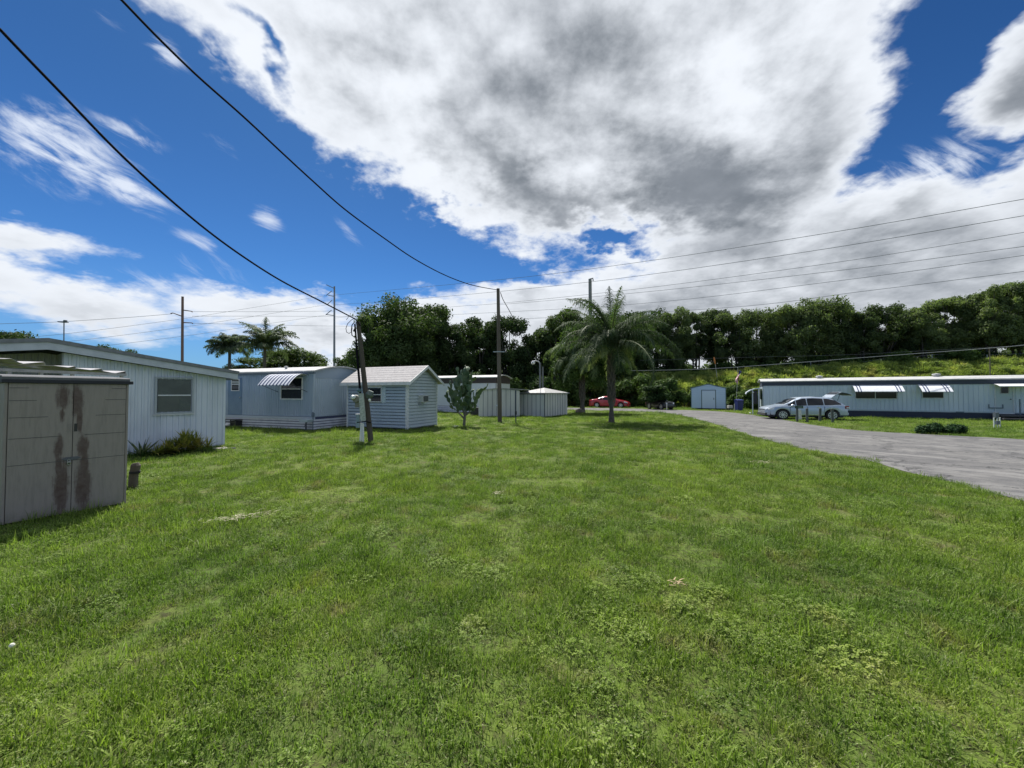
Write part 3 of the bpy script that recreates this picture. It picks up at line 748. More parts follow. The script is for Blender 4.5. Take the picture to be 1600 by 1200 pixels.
# fire-pit / cart by the home, dark
p = G(369, 667.5); root = thing('metal_table', 'low dark metal patio table with white cloth bundle beneath, beside the blue-grey home door', 'table', p, b2.rz)
MB().box(-.62, .28, -.25, .25, .40, .43).build('table_top', BLKM, root, bevel=.005)
for sx in (-.58, -.15, .24):
    for sy in (-.2, .2): MB().box(sx-.02, sx+.02, sy-.02, sy+.02, 0, .40).build('leg', BLKM, root)
MB().box(-.58, .24, -.21, -.19, .26, .30).build('rail', BLKM, root); MB().box(-.20, .26, -.18, .2, .08, .36).build('lower_box', BLK, root)
p2 = p+b2.d*-.35+Vector((0, 0, .12)); root = thing('cloth_bundle', 'small white bundle under the dark metal table', 'bundle', p2, b2.rz)
mb = MB()
for k in range(6): mb.lathe([(.02, -.05), (.06, -.03), (.07, 0), (.05, .05), (.01, .07)], (random.uniform(-.14, .14), -.22+random.uniform(-.04, .04), random.uniform(0, .08)), 'z', 7)
mb.build('cloth', mat('white_cloth', (.7, .7, .74), .9), root, smooth=True)

# ------------------------------------------------------------------ 4. blue garden shed with gable
P = G(636, 672.5); d = Vector((.93, -.37, 0)).normalized()
W_ = 3.82; b3 = Fr(P-d*W_, d); DP = 2.62; HE = 2.46; HR = b3.hit(700, 600)[1]
root = thing('garden_shed', 'blue lap-sided garden shed with pale gable roof and air conditioner behind the leaning pole', 'shed', b3.o, b3.rz)
SB = mat('blue_lap_siding', (.38, .455, .55), .5, c2=(.32, .39, .48), nscale=1.5); SB2 = SB
yr = DP*.5; HR = 3.22
mb = MB(); mb.prism([(0, .08), (DP, .08), (DP, HE), (yr, HR-.06), (0, HE)], 'x', .01, W_-.01); lap(mb, .0, W_, .08, HE-.04, 0, .16, .045); mb.build('wall', SB, root)
mb = MB()
def gz(z): return 0 if z < HE else (z-HE)/(HR-.06-HE)*yr
lap(mb, lambda z: gz(z), lambda z: DP-gz(z), .08, HR-.10, W_, .16, .06, along='y'); mb.build('gable_wall', mat('lit_blue_lap_siding', (.44, .50, .54), .5, c2=(.39, .45, .49), nscale=1.5), root)  # brighter light on the gable side put into a paler siding colour
pieces('corner_trim', TRIM, root, [(W_-.07, W_+.052, -.052, .0, .05, HE), (W_+.002, W_+.052, .002, .07, .05, HE), (-.02, .06, -.052, 0, .05, HE), (W_, W_+.052, DP-.07, DP+.02, .05, HE)])
OVx, OVy = .32, .25; sl_ = (HR-HE)/yr
def rz_(y): return HR-abs(y-yr)*sl_
mb = MB()
for (ya, yb) in ((-OVy, yr), (yr, DP+OVy)):
    mb.prism([(ya, rz_(ya)+.02), (yb, rz_(yb)+.02), (yb, rz_(yb)+.075), (ya, rz_(ya)+.075)], 'x', -OVx, W_+OVx)
rf = mb.build('roof', SHINGP, root)
# shingle courses as thin raised steps
mb = MB()
for k in range(7):
    ya = -OVy+.02+k*(yr+OVy)/7; yb = ya+.012
    mb.prism([(ya, rz_(ya)+.0755), (yb, rz_(yb)+.0755), (yb+.16, rz_(yb+.16)+.0755), (yb+.0, rz_(yb)+.084)], 'x', -OVx, W_+OVx)
mb.build('shingle_course', SHINGP, rf)
mb = MB(); mb.box(-OVx, W_+OVx, -OVy-.022, -OVy, rz_(-OVy)-.08, rz_(-OVy)+.075)
for (ya, yb) in ((-OVy-.02, yr), (yr, DP+OVy+.02)):
    mb.prism([(ya, rz_(ya)-.075), (yb, rz_(yb)-.075), (yb, rz_(yb)+.08), (ya, rz_(ya)+.08)], 'x', W_+OVx+.001, W_+OVx+.025)
mb.build('fascia', TRIM, root)
MB().box(-OVx+.01, W_+OVx, -OVy, 0, HE-.115, HE-.10).build('soffit', mat('soffit_pale', (.42, .46, .5), .6), root)
MB().box(W_-.9, W_-.4, yr+.2, yr+.6, HR+.0, HR+.06).build('roof_vent', ROOFW, root)
x0, x1, z0, z1 = b3.rect(574, 605, 597, 628.5, -.03)
wn = window(root, x0, x1, z0, z1, -.044, GLASS, TRIM, .04, (.5,), .04)
MB().box(x1+.005, x1+.24, -.055, -.012, z0-.03, z1+.03).build('shutter', mat('pale_blue_shutter', (.44, .53, .60), .5), root)
MB().box(x0-.25, x0-.005, -.055, -.012, z0-.03, z1+.03).build('shutter', MATS['pale_blue_shutter'], root)
MB().box(x0-.02, x1+.02, -.06, -.012, z1+.002, z1+.08).build('window_head', TRIM, wn)
# air conditioner on the gable wall
g_ = Fr(b3.w(W_, 0), b3.n)             # local x runs along gable wall, away
ax, az = g_.hit(657, 623, 0)
ac = bpy.data.objects.new('air_conditioner', None); col.objects.link(ac); ac.parent = root
MB().box(W_+.012, W_+.33, ax-.26, ax+.26, az-.18, az+.18).build('case', mat('beige_ac_case', (.50, .52, .50), .5), ac, bevel=.008)
MB().box(W_+.331, W_+.336, ax-.22, ax+.22, az-.145, az+.145).build('coil', mat('dark_coil', (.05, .06, .065), .6), ac)
mb = MB()
for k in range(6): mb.box(W_+.337, W_+.341, ax-.22+.085*k, ax-.205+.085*k, az-.145, az+.145)
mb.build('grille', GALV, ac); MB().box(W_+.01, W_+.25, ax-.28, ax-.265, az-.3, az-.18).build('bracket', GALV, ac)
mb = MB(); mb.box(.3, W_-.05, .15, DP-.1, 0, .075); mb.build('base_skid', mat('old_skid', (.12, .11, .10), .9), root)
MB().box(W_+.013, W_+.024, yr-.3, yr+.3, HE+.27, HE+.33).build('gable_vent', mat('pale_vent', (.6, .65, .68), .5), root)

# ------------------------------------------------------------------ 5. far white home with brown fascia
P = G(775, 645.6); d = Vector((.94, -.35, 0)).normalized()
W_ = 10; b4 = Fr(P-d*W_, d); DP = 3.6
HT = b4.hit(775, 587)[1]; ZB = b4.hit(700, 598)[1]; HT = 3.38
root = thing('mobile_home', 'far white mobile home with dark brown fascia behind the prickly pear', 'mobile home', b4.o, b4.rz)
WH2 = mat('plain_white_wall', (.60, .63, .66), .55, c2=(.52, .55, .58), nscale=1)
MB().box(0, W_, 0, DP, .62, HT-.1).build('wall', WH2, root)
mb = MB(); mb.box(-.02, W_+.03, -.03, -.002, HT-.62, HT-.06); mb.build('fascia', BROWN, root)
mb = MB(); mb.prism([(-.03, HT-.62), (DP, HT-.62), (DP, HT-.1), (DP*.75, HT+.13), (DP*.5, HT+.2), (DP*.25, HT+.13), (0, HT-.05)], 'x', W_+.002, W_+.03); mb.build('end_fascia', BROWN, root)
ar = [(-.22+(DP+.44)*k/10, HT-.06+.27*math.sin(math.pi*k/10)) for k in range(11)]
mb = MB(); mb.prism(ar+[(a, b_-.08) for a, b_ in reversed(ar)], 'x', -.1, W_+.2); mb.build('roof', ROOFW, root)
mb = MB()
for k in range(3): mb.box(-.1, W_+.04, -.06, -.03, .05+k*.19, .20+k*.19)
mb.build('skirting', SK, root); MB().box(0, W_-.01, .0, DP, 0, .60).build('skirting_backing', DARKT, root)
MB().box(W_-.03, W_+.014, -.012, .05, .62, HT-.62).build('corner_trim', SHING, root)
MB().lathe([(.05, 0), (.07, .05), (.05, .1)], (W_+.08, .25, 2.45), 'z', 8).build('porch_light', BLKM, root)
MB().box(W_-.1, W_+.004, .5, DP-.1, .62, HT-.62).build('end_panel', WH2, root)

# ------------------------------------------------------------------ 6. two low metal sheds
GM = mat('grey_metal_panels', (.60, .60, .58), .5, c2=(.48, .48, .46), nscale=1.5, streak=.2); RIBD = mat('panel_joint', (.10, .12, .15), .6)
ROOFR = mat('weathered_metal_roof', (.40, .41, .41), .6, c2=(.24, .23, .22), nscale=4, streak=1)
def seams(mb, x0, x1, z0, z1, y, pitch, along='x', flip=1):
    n = int((x1-x0)/pitch)
    for k in range(1, n+1):
        a = x0+k*(x1-x0)/(n+1); z1_ = z1(a) if callable(z1) else z1
        if along == 'x': mb.box(a-.018, a+.018, y-.012, y+.001, z0, z1_)
        else: mb.box(y-.001, y+.012, a-.018, a+.018, z0, z1_)
P = G(812, 651); d = Vector((.995, .03, 0)).normalized(); W_ = 3.2; b5 = Fr(P-d*W_, d)
root = thing('metal_shed', 'low grey metal shed with flat white roof, just right of the prickly pear', 'shed', b5.o, b5.rz, 'low metal sheds')
H0, H1 = 2.03, 2.20; xr = 1.5
zt = lambda x: H0+(H1-H0)*(1-abs(x-xr)/max(xr, W_-xr))
mb = MB(); mb.prism([(0, .02), (W_, .02), (W_, zt(W_)), (xr, H1), (0, zt(0))], 'y', 0, 2.4); mb.build('wall', GM, root)
mb = MB(); seams(mb, 0, W_, .03, lambda a: zt(a)-.03, 0, .36); mb.build('panel_seams', RIBD, root)
mb = MB(); mb.prism([(-.08, zt(0)-.02), (xr, H1), (xr, H1+.05), (-.08, zt(0)+.03)], 'y', -.1, 2.5); mb.prism([(xr, H1), (W_+.75, H1-.13), (W_+.75, H1-.08), (xr, H1+.05)], 'y', -.1, 2.5); mb.build('roof', ROOFR, root)
MB().box(-.08, W_, -.11, -.101, H0-.04, H0+.01).build('eave_trim', BROWN, root) if False else None
MB().box(1.35, 1.60, -.05, -.013, .82, .93).build('door_handle', WHITE, root)
MB().box(0.0, .05, -.02, .02, .02, zt(0)-.02).build('corner_trim', TRIM, root)
P = G(851, 651.6); d = Vector((.80, -.60, 0)).normalized(); W_ = 2.35; DP = 3.6
b6 = Fr(P-d*W_, d)
root = thing('metal_shed', 'low grey metal shed with peaked weathered roof, its corner facing the viewer', 'shed', b6.o, b6.rz, 'low metal sheds')
HE = 1.86
mb = MB(); mb.box(0, W_, 0, DP, .02, HE); mb.build('wall', GM, root)
mb = MB(); seams(mb, 0, W_, .03, HE-.05, 0, .42); seams(mb, 0, DP, .03, HE-.05, W_, .42, along='y'); mb.build('panel_seams', RIBD, root)
mb = MB(); c_ = (W_/2, DP/2, HE+.42); o_ = .14
cs_ = [(-o_, -o_, HE), (W_+o_, -o_, HE), (W_+o_, DP+o_, HE), (-o_, DP+o_, HE)]
i = 0; mb.v = cs_+[(x, y, z-.05) for x, y, z in cs_]+[c_]
mb.f = [(0, 1, 8), (1, 2, 8), (2, 3, 8), (3, 0, 8), (7, 6, 5, 4)]+[(k, (k+1) % 4+0, (k+1) % 4+4, k+4) for k in range(4)]
mb.build('roof', ROOFR, root)
mb = MB(); mb.box(-.01, W_+.02, -.016, .0, HE-.12, HE-.055); mb.build('eave_trim', BROWN, root)
# dark bin next to first metal shed
p = G(741.5, 649.5); root = thing('compost_bin', 'small dark box in shadow between the prickly pear and the metal shed', 'box', p)
MB().box(-.32, .32, -.25, .25, 0, .62).build('box', mat('dark_box', (.03, .035, .035), .7), root, bevel=.02); MB().box(-.34, .34, -.27, .27, .62, .67).build('lid', mat('dark_lid', (.05, .055, .05), .6), root)
# steel posts in front
p = G(806, 662); root = thing('steel_post', 'thin dark steel post standing in the lawn right of the tall pole', 'post', p)
mb = MB(); mb.tube([(0, 0, -.05), (0, 0, 2.0)], .035, 8); mb.build('post', DARKT, root); MB().box(-.06, .06, -.04, .04, .55, .75).build('junction_box', BLKM, root)
p = G(851, 653)+Vector((0, -.05, 0)); root = thing('steel_post', 'thin dark post against the corner of the peaked metal shed', 'post', p)
MB().tube([(0, 0, -.05), (0, 0, 1.80)], .035, 8).build('post', DARKT, root)
# ------------------------------------------------------------------ 7. right mobile home
P = G(1192, 648); d = Vector((.87, -.493, 0)).normalized()
b7 = Fr(P, d); DP = 3.6; W_ = 21.0
def fz(px, py, off=0): return b7.hit(px, py, off)[1]
HT = 2.88; ZB = .58
AQ = mat('pale_aqua_ribbed_metal', (.60, .68, .76), .5, c2=(.50, .58, .66), nscale=.7, streak=.3)
root = thing('mobile_home', 'long pale blue-white mobile home with navy trim and two striped awnings, across the road', 'mobile home', b7.o, b7.rz)
mb = MB(); ribbed(mb, .06, W_, ZB, HT-.42, 0, .24, .035, duty=.8); mb.box(.06, W_-.01, .012, DP, ZB-.1, HT-.1); mb.build('wall', AQ, root)
mb = MB(); mb.box(-.05, W_+.05, -.05, -.016, HT-.42, HT-.03); mb.box(-.05, .055, -.016, 0, HT-.42, HT-.03)
mb.build('fascia', DARKT, root)
N_ = 14; ar = [(-.13+(DP+.26)*k/N_, HT-.04+.26*math.sin(math.pi*k/N_)**.8) for k in range(N_+1)]
mb = MB(); mb.prism(ar+[(a, b_-.075) for a, b_ in reversed(ar)], 'x', -.14, W_+.14); rf = mb.build('roof', ROOFW, root)
for px in (1280, 1463):
    x, _ = b7.hit(px, 590, 1.0)
    MB().lathe([(.16, 0), (.16, .13), (.24, .15), (.22, .24), (.05, .28)], (x, 1.0, HT+.13), 'z', 12).build('roof_vent', ROOFW, root)
mb = MB(); mb.prism([(0, HT-.5)]+[(p[0], p[1]-.08) for p in ar[1:-1]]+[(DP, HT-.5)], 'x', .0, .05); mb.build('gable_panel', DARKT, root)
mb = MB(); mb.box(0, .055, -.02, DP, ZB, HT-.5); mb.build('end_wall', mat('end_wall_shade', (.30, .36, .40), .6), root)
MB().box(-.02, .05, .5, 2.9, 1.3, 2.2).build('end_window', GLASS, root)
mb = MB(); mb.box(.02, W_, .03, .06, 0, ZB-.1); mb.box(.02, W_, -.01, .0285, .0, .17); mb.box(.02, W_, -.008, .0285, .19, .34); mb.box(.02, W_, -.006, .0285, .36, ZB-.1); mb.build('skirting', mat('navy_skirting', (.028, .035, .062), .6, c2=(.04, .05, .08), nscale=3), root)
mb = MB(); mb.box(-.01, W_, -.035, -.0145, ZB-.05, ZB+.0); mb.build('wall_base_trim', mat('pale_trim', (.5, .58, .62), .5), root)
x0, x1, z0, z1 = b7.rect(1335.6, 605, 1402, 623.5, -.03); window(root, x0, x1, z0, z1, -.037, GLASS, TRIM, .04, (('v', .49),), .04)
xa, za = b7.hit(1331, 602); xb, _ = b7.hit(1404, 602); xd, zd = b7.hit(1415, 612.5, -.7)
zt_ = HT-.43
awning(b7, root, xa, xb+.1, zt_+.02, zt_-.48, .85, [(.06, .085), (.12, .145), (.855, .88), (.915, .94)], .08, -.02, arm=False)
x0, x1, z0, z1 = b7.rect(1440, 605, 1475, 622.5, -.03); window(root, x0, x1, z0, z1, -.037, GLASS, TRIM, .04, (), .04)
xa, za = b7.hit(1433, 602); xb, _ = b7.hit(1477, 602)
awning(b7, root, xa, xb+.1, zt_+.02, zt_-.50, .85, [(.10, .145), (.20, .245), (.76, .805), (.86, .905)], .08, -.02, arm=False)
x0, x1, z0, z1 = b7.rect(1555, 602, 1583, 646, -.03)
dr = MB().box(x0, x1, -.05, -.002, z0, z1).build('door', mat('pale_blue_door', (.46, .54, .58), .5), root)
frame(MB(), x0-.05, x1+.05, z0-.04, z1+.05, -.0144, .045, .05).build('door_frame', TRIM, root)
a0, a1, c0, c1 = b7.rect(1562.5, 604, 1576.6, 615, -.05); window(dr, a0, a1, c0, c1, -.051, GLASS, ALU, .04, (.5,), .02)
MB().lathe([(.03, 0), (.03, .06)], (x1-.1, -.11, z0+.95), 'y', 8).build('handle', BLKM, dr)
xa, za = b7.hit(1549, 597); awning(b7, root, xa, xa+2.4, zt_+.02, zt_-.14, .9, [], .05, -.02, arm=False)
mb = MB(); mb.box(x0-.2, x1+1.2, -1.1, -.05, .30, .40); mb.box(x0-.2, x1+1.2, -1.4, -1.11, .12, .20); mb.box(x0-.1, x0+.0, -1.0, -.1, 0, .30); mb.build('porch_deck', mat('dark_deck', (.05, .05, .06), .7), root)
mb = MB(); XR = b7.hit(1592.5, 640, -.7)[0]
for q in (0, .25): mb.box(XR+q, XR+q+.05, -.75, -.70, .2, 1.45)
mb.build('railing', mat('slate_rail', (.10, .14, .18), .5), root)
mb = MB(); XR = b7.hit(1544.5, 640, -.05)[0]; XR2 = b7.hit(1567.5, 640, -.05)[0]
mb.box(XR, XR2, -.085, -.05, .80, .86)
for q in (XR, XR2-.04): mb.box(q, q+.04, -.085, -.05, .86, 1.08)
mb.build('grab_rail', MATS['slate_rail'], root)
x, z = b7.hit(1500, 644, -.02); MB().box(x-.2, x+.2, -.04, -.0145, z-.04, z+.04).build('louvre', MATS['slate_rail'], root)
# end porch at the far-left: white rolled awning on posts
mb = MB()
ar2 = [(-.12, 2.30), (-.5, 2.26), (-.85, 2.13), (-1.15, 1.92), (-1.2, 1.80)]
AX = Fr(b7.w(-.0, .6), b7.d)
mb.prism(ar2+[(a+.02, b_-.07) for a, b_ in reversed(ar2)], 'y', .2, 2.6); mb.build('end_awning', WHITE, root)
MB().box(-.75, -.67, .3, .38, 0, 2.12).build('porch_post', WHITE, root); MB().box(-.30, -.22, .32, .38, .0, 2.2).build('porch_post', WHITE, root)
MB().box(-.72, -.2, .34, .37, .95, 1.0).build('porch_rail', BLKM, root)
MB().box(-.62, -.34, .45, .9, .9, 2.05).build('door', BLKM, root)
mb = MB(); mb.prism([(0.0, .0), (.9, .0), (.9, .58), (-.0, .62)], 'y', -.07, -.022); mb.build('corner_skirting', WHITE, root)
for q in (.55, 1.9): MB().lathe([(.05, -.05), (.08, 0), (.05, .05)], (-.68, .25, q) if q > 1 else (-.9, .2, .12), 'z', 8).build('lamp', mat('white_globe', (.8, .8, .8), .3), root)

# ------------------------------------------------------------------ 8. small barn shed across the road
P = G(1134, 640.2); d = Vector((.9, -.43, 0)).normalized(); W_ = 3.42; b8 = Fr(P-d*W_, d); DP = 4.2
root = thing('barn_shed', 'small pale blue lap-sided shed with grey-edged gable and wide double door, left of the flag', 'shed', b8.o, b8.rz)
HE = b8.hit(1081, 607)[1]; HR = b8.hit(1107, 600.8)[1]
PB = mat('bright_pale_blue_siding', (.56, .69, .86), .45, c2=(.50, .63, .80), nscale=1)
gx = lambda z: 0 if z < HE else (z-HE)/(HR-HE)*W_/2
mb = MB(); mb.prism([(0, .12), (W_, .12), (W_, HE), (W_/2, HR-.02), (0, HE)], 'y', .01, DP); lap(mb, lambda z: gx(z), lambda z: W_-gx(z), .12, HR-.04, 0, .22, .05); mb.build('wall', PB, root)
TG = mat('slate_green_edge', (.12, .18, .21), .5)
mb = MB()
for (a, b_, za, zb) in ((-.10, W_/2, HE-.02, HR), (W_/2, W_+.10, HR, HE-.02)): mb.prism([(a, za), (b_, zb), (b_, zb+.09), (a, za+.09)], 'y', -.08, DP+.1)
mb.build('roof', TG, root)
pieces('corner_trim', mat('blue_corner', (.30, .40, .50), .5), root, [(-.03, .05, -.055, -.0, .1, HE-.03), (W_-.05, W_+.03, -.055, -.0, .1, HE-.03)])
x0, x1, z0, z1 = b8.rect(1096, 610, 1118.5, 638.6, -.03)
dr = MB().box(x0+.05, x1-.05, -.06, -.03, .14, z1-.05).build('door', mat('pale_blue_plain_door', (.60, .70, .86), .45), root)
mb = MB(); mb.box(x0-.03, x0+.05, -.065, -.021, .12, z1); mb.box(x1-.05, x1+.03, -.065, -.021, .12, z1); mb.box(x0-.03, x1+.03, -.065, -.021, z1+.001, z1+.07); mb.build('door_frame', TG, root)
MB().box(x1-.22, x1-.16, -.075, -.05, 1.1, 1.3).build('handle', BLKM, dr)
mb = MB(); mb.box(.1, W_-.1, .1, DP-.1, 0, .12); mb.build('base_skid', BLK, root)

# ------------------------------------------------------------------ flag, bins, small things
p = G(1150, 640.5); root = thing('flagpole', 'white flagpole beside the blue bin carrying a drooping flag', 'flagpole', p)
ptop = at(1152.8, 575, p.y); MB().tube([(0, 0, 0), (ptop.x-p.x, 0, ptop.z)], [.022, .016], 8).build('pole', mat('white_pole', (.42, .42, .42), .4), root)
MB().lathe([(.02, 0), (.045, .03), (.02, .07)], (ptop.x-p.x, 0, ptop.z), 'z', 8).build('finial', GALV, root)
# flag: limp cloth, red and white stripes with navy canton at the hoist top
fr_ = thing('flag', 'limp red and white striped flag with navy canton hanging from the white pole', 'flag', (p.x, p.y-.03, 0))
FR = mat('flag_red', (.42, .03, .06), .8); FW = mat('flag_white', (.72, .70, .74), .8); FB = mat('flag_navy', (.03, .04, .15), .8)
A_ = at(1154.5, 577, p.y)-p; top = (A_.x, A_.z)
def flagpt(u, v):      # u along the hoist->fly (hangs down), v across stripes
    z = top[1]-v*.55-u*1.05; x = top[0]+.05-u*.42+v*.10+.10*math.sin(u*3+v*4)
    y = .10*math.sin(v*9+u*2)-.02
    return (x, y, z)
for nm, ms, sel in (('red_stripes', FR, lambda k, u: k % 2 == 0), ('white_stripes', FW, lambda k, u: k % 2 == 1), ('canton', FB, None)):
    mb = MB()
    for k in range(13):
        for j in range(12):
            u0, u1 = j/12, (j+1)/12; inb = (k < 7 and u1 <= .42)
            if (sel is None and inb) or (sel is not None and not inb and sel(k, u0)):
                q = [flagpt(u0, k/13), flagpt(u1, k/13), flagpt(u1, (k+1)/13), flagpt(u0, (k+1)/13)]
                i = len(mb.v); mb.v += q+[(a, b_+.008, c) for a, b_, c in q]
                mb.f += [(i, i+1, i+2, i+3), (i+7, i+6, i+5, i+4)]+[(i+m, i+4+m, i+4+(m+1) % 4, i+(m+1) % 4) for m in range(4)]
    mb.build(nm, ms, fr_)
mb = MB()
for s_ in range(9):
    u, v = .03+.045*s_, .08+.1*(s_ % 5); q = flagpt(u, v); mb.lathe([(.001, -.004), (.014, 0), (.001, .004)], (q[0], q[1]-.006, q[2]), 'y', 5)
mb.build('canton_stars', FW, fr_)
BINB = mat('dark_blue_plastic', (.012, .022, .14), .45, c2=(.02, .03, .17), nscale=4)
p = G(1154.5, 642); root = thing('wheelie_bin', 'dark blue plastic wheeled bin at the foot of the flagpole', 'bin', p)
root.scale = (.82, .82, 1)
mb = MB(); mb.v = [(-.30, -.32, .06), (.30, -.32, .06), (.30, .30, .06), (-.30, .30, .06), (-.37, -.40, 1.05), (.37, -.40, 1.05), (.37, .38, 1.05), (-.37, .38, 1.05)]
mb.f = [(0, 3, 2, 1), (4, 5, 6, 7)]+[(k, (k+1) % 4, (k+1) % 4+4, k+4) for k in range(4)]; mb.build('body', BINB, root, bevel=.02)
mb = MB(); mb.prism([(-.45, 1.06), (.42, 1.06), (.40, 1.12), (.1, 1.20), (-.42, 1.12)], 'x', -.39, .39); mb.build('lid', BINB, root, bevel=.015)
for s_ in (-1, 1): MB().lathe([(.1, -.03), (.11, 0), (.1, .03)], (s_*.33, .30, .11), 'x', 12).build('wheel', BLK, root)
p = G(1140.5, 641); root = thing('plastic_crate', 'small whitish crate on blocks between the pale blue shed and the blue bin', 'crate', p)
mb = MB(); mb.box(-.22, .22, -.18, .18, .22, .52); mb.build('crate', mat('dull_white_crate', (.42, .42, .42), .6), root, bevel=.015); mb = MB(); mb.box(-.25, .25, -.2, -.1, 0, .215); mb.box(-.25, .25, .1, .2, 0, .215); mb.build('blocks', BLK, root)
p = G(1147.3, 642.3); root = thing('marker_stake', 'short white stake left of the blue bin', 'stake', p); MB().tube([(0, 0, 0), (.02, 0, .75)], .045, 6).build('stake', mat('dull_white', (.5, .5, .48), .7), root)
p = G(1041.8, 641); root = thing('marker_stake', 'white stake at the road edge in front of the black off-roader', 'stake', p); MB().box(-.05, .05, -.02, .02, 0, .66).build('stake', mat('cream_stake', (.6, .58, .48), .7), root)
# leaning orange-topped marker on the embankment
pb = at(1121, 587, 53.5); pt = at(1115.5, 558, 53.5)
root = thing('marker_pole', 'leaning white marker pole with an orange top on the embankment', 'marker', pb)
v = pt-pb; MB().tube([(0, 0, -.6), tuple(v*.62)], .035, 6).build('pole', mat('pale_pole', (.42, .40, .38), .6), root)
MB().tube([tuple(v*.62), tuple(v*.8), tuple(v)], [.05, .10, .07], 8).build('orange_sleeve', mat('faded_orange', (.62, .22, .06), .6), root)

# ------------------------------------------------------------------ bollards, address post
BW = mat('grey_green_post_wood', (.10, .115, .11), .9, c2=(.06, .07, .07), nscale=6, streak=.2, bump=.4)
pts_ = [(1261.2, 660, 638), (1281, 659.6, 636.5), (1301.2, 661.2, 638.5)]
lab = ['short weathered wooden bollard nearest the address post, in front of the silver SUV doors', 'short weathered wooden bollard in the middle of the three, in front of the silver SUV', 'short weathered wooden bollard before the silver SUV rear wheel']
first = None
for k, (px, py, pt_) in enumerate(pts_):
    p = G(px, py); h = at(px, pt_, p.y).z
    if first is None:
        first = thing('bollard', lab[0], 'bollard', p, 0, 'wooden bollards along the drive'); MB().tube([(0, 0, -.05), (0, 0, h-.02), (0, 0, h)], [.075, .07, .055], 10).build('post', BW, first)
    else:
        c_ = copy_tree(first); c_.location = p; c_.rotation_euler = (R(random.uniform(-2, 2)), R([0, -2, 1.5][k]), k); c_['label'] = lab[k]
p = G(1245.8, 659); root = thing('address_post', 'post with small dark green plate leftmost of the row by the silver SUV', 'post', p)
h = at(1245, 634, p.y).z; MB().tube([(0, 0, -.05), (0, 0, h-.06)], .065, 8).build('post', BW, root)
MB().box(-.18, .34, -.075, -.045, h-.17, h).build('plate', mat('dark_green_plate', (.02, .05, .04), .5), root)
mb = MB()
for k in range(4): mb.box(.02+k*.065, .06+k*.065, -.079, -.0752, h-.125, h-.05)
mb.build('plate_marks', mat('faint_plate_marks', (.16, .24, .20), .6), root)
p = G(1242.3, 655.5)+Vector((0, -.35, 0)); root = thing('planter_cover', 'white tapered plastic cover leaning beside the address post', 'cover', p)
mb = MB(); h = .70; mb.v = [(-.19, -.1, .02), (.15, -.1, .02), (.15, .1, .02), (-.19, .1, .02), (-.07, -.07, h), (.13, -.07, h), (.13, .07, h), (-.07, .07, h)]
mb.f = [(0, 3, 2, 1), (4, 5, 6, 7)]+[(k, (k+1) % 4, (k+1) % 4+4, k+4) for k in range(4)]; mb.build('cover', mat('dirty_white_plastic', (.66, .66, .60), .5, c2=(.45, .45, .40), nscale=9), root, bevel=.015)
# white utility stand right
p = G(1558, 668); root = thing('utility_riser', 'white pipe riser with small dark box on the grass before the pale blue home', 'utility stand', p)
mb = MB(); h = at(1558, 652.8, p.y).z
mb.tube([(-.16, 0, 0), (-.16, 0, h), (.16, 0, h), (.16, 0, 0)], .028, 8); mb.tube([(.02, 0, 0), (.02, 0, h)], .02, 6); mb.build('pipe_frame', mat('white_pvc', (.72, .74, .74), .4), root)
MB().box(-.14, .06, -.06, .06, h+.03, h+.28).build('meter_box', mat('grey_box', (.10, .12, .15), .5), root); MB().box(-.06, .10, -.05, .05, .16, .36).build('valve_box', MATS['grey_box'], root)

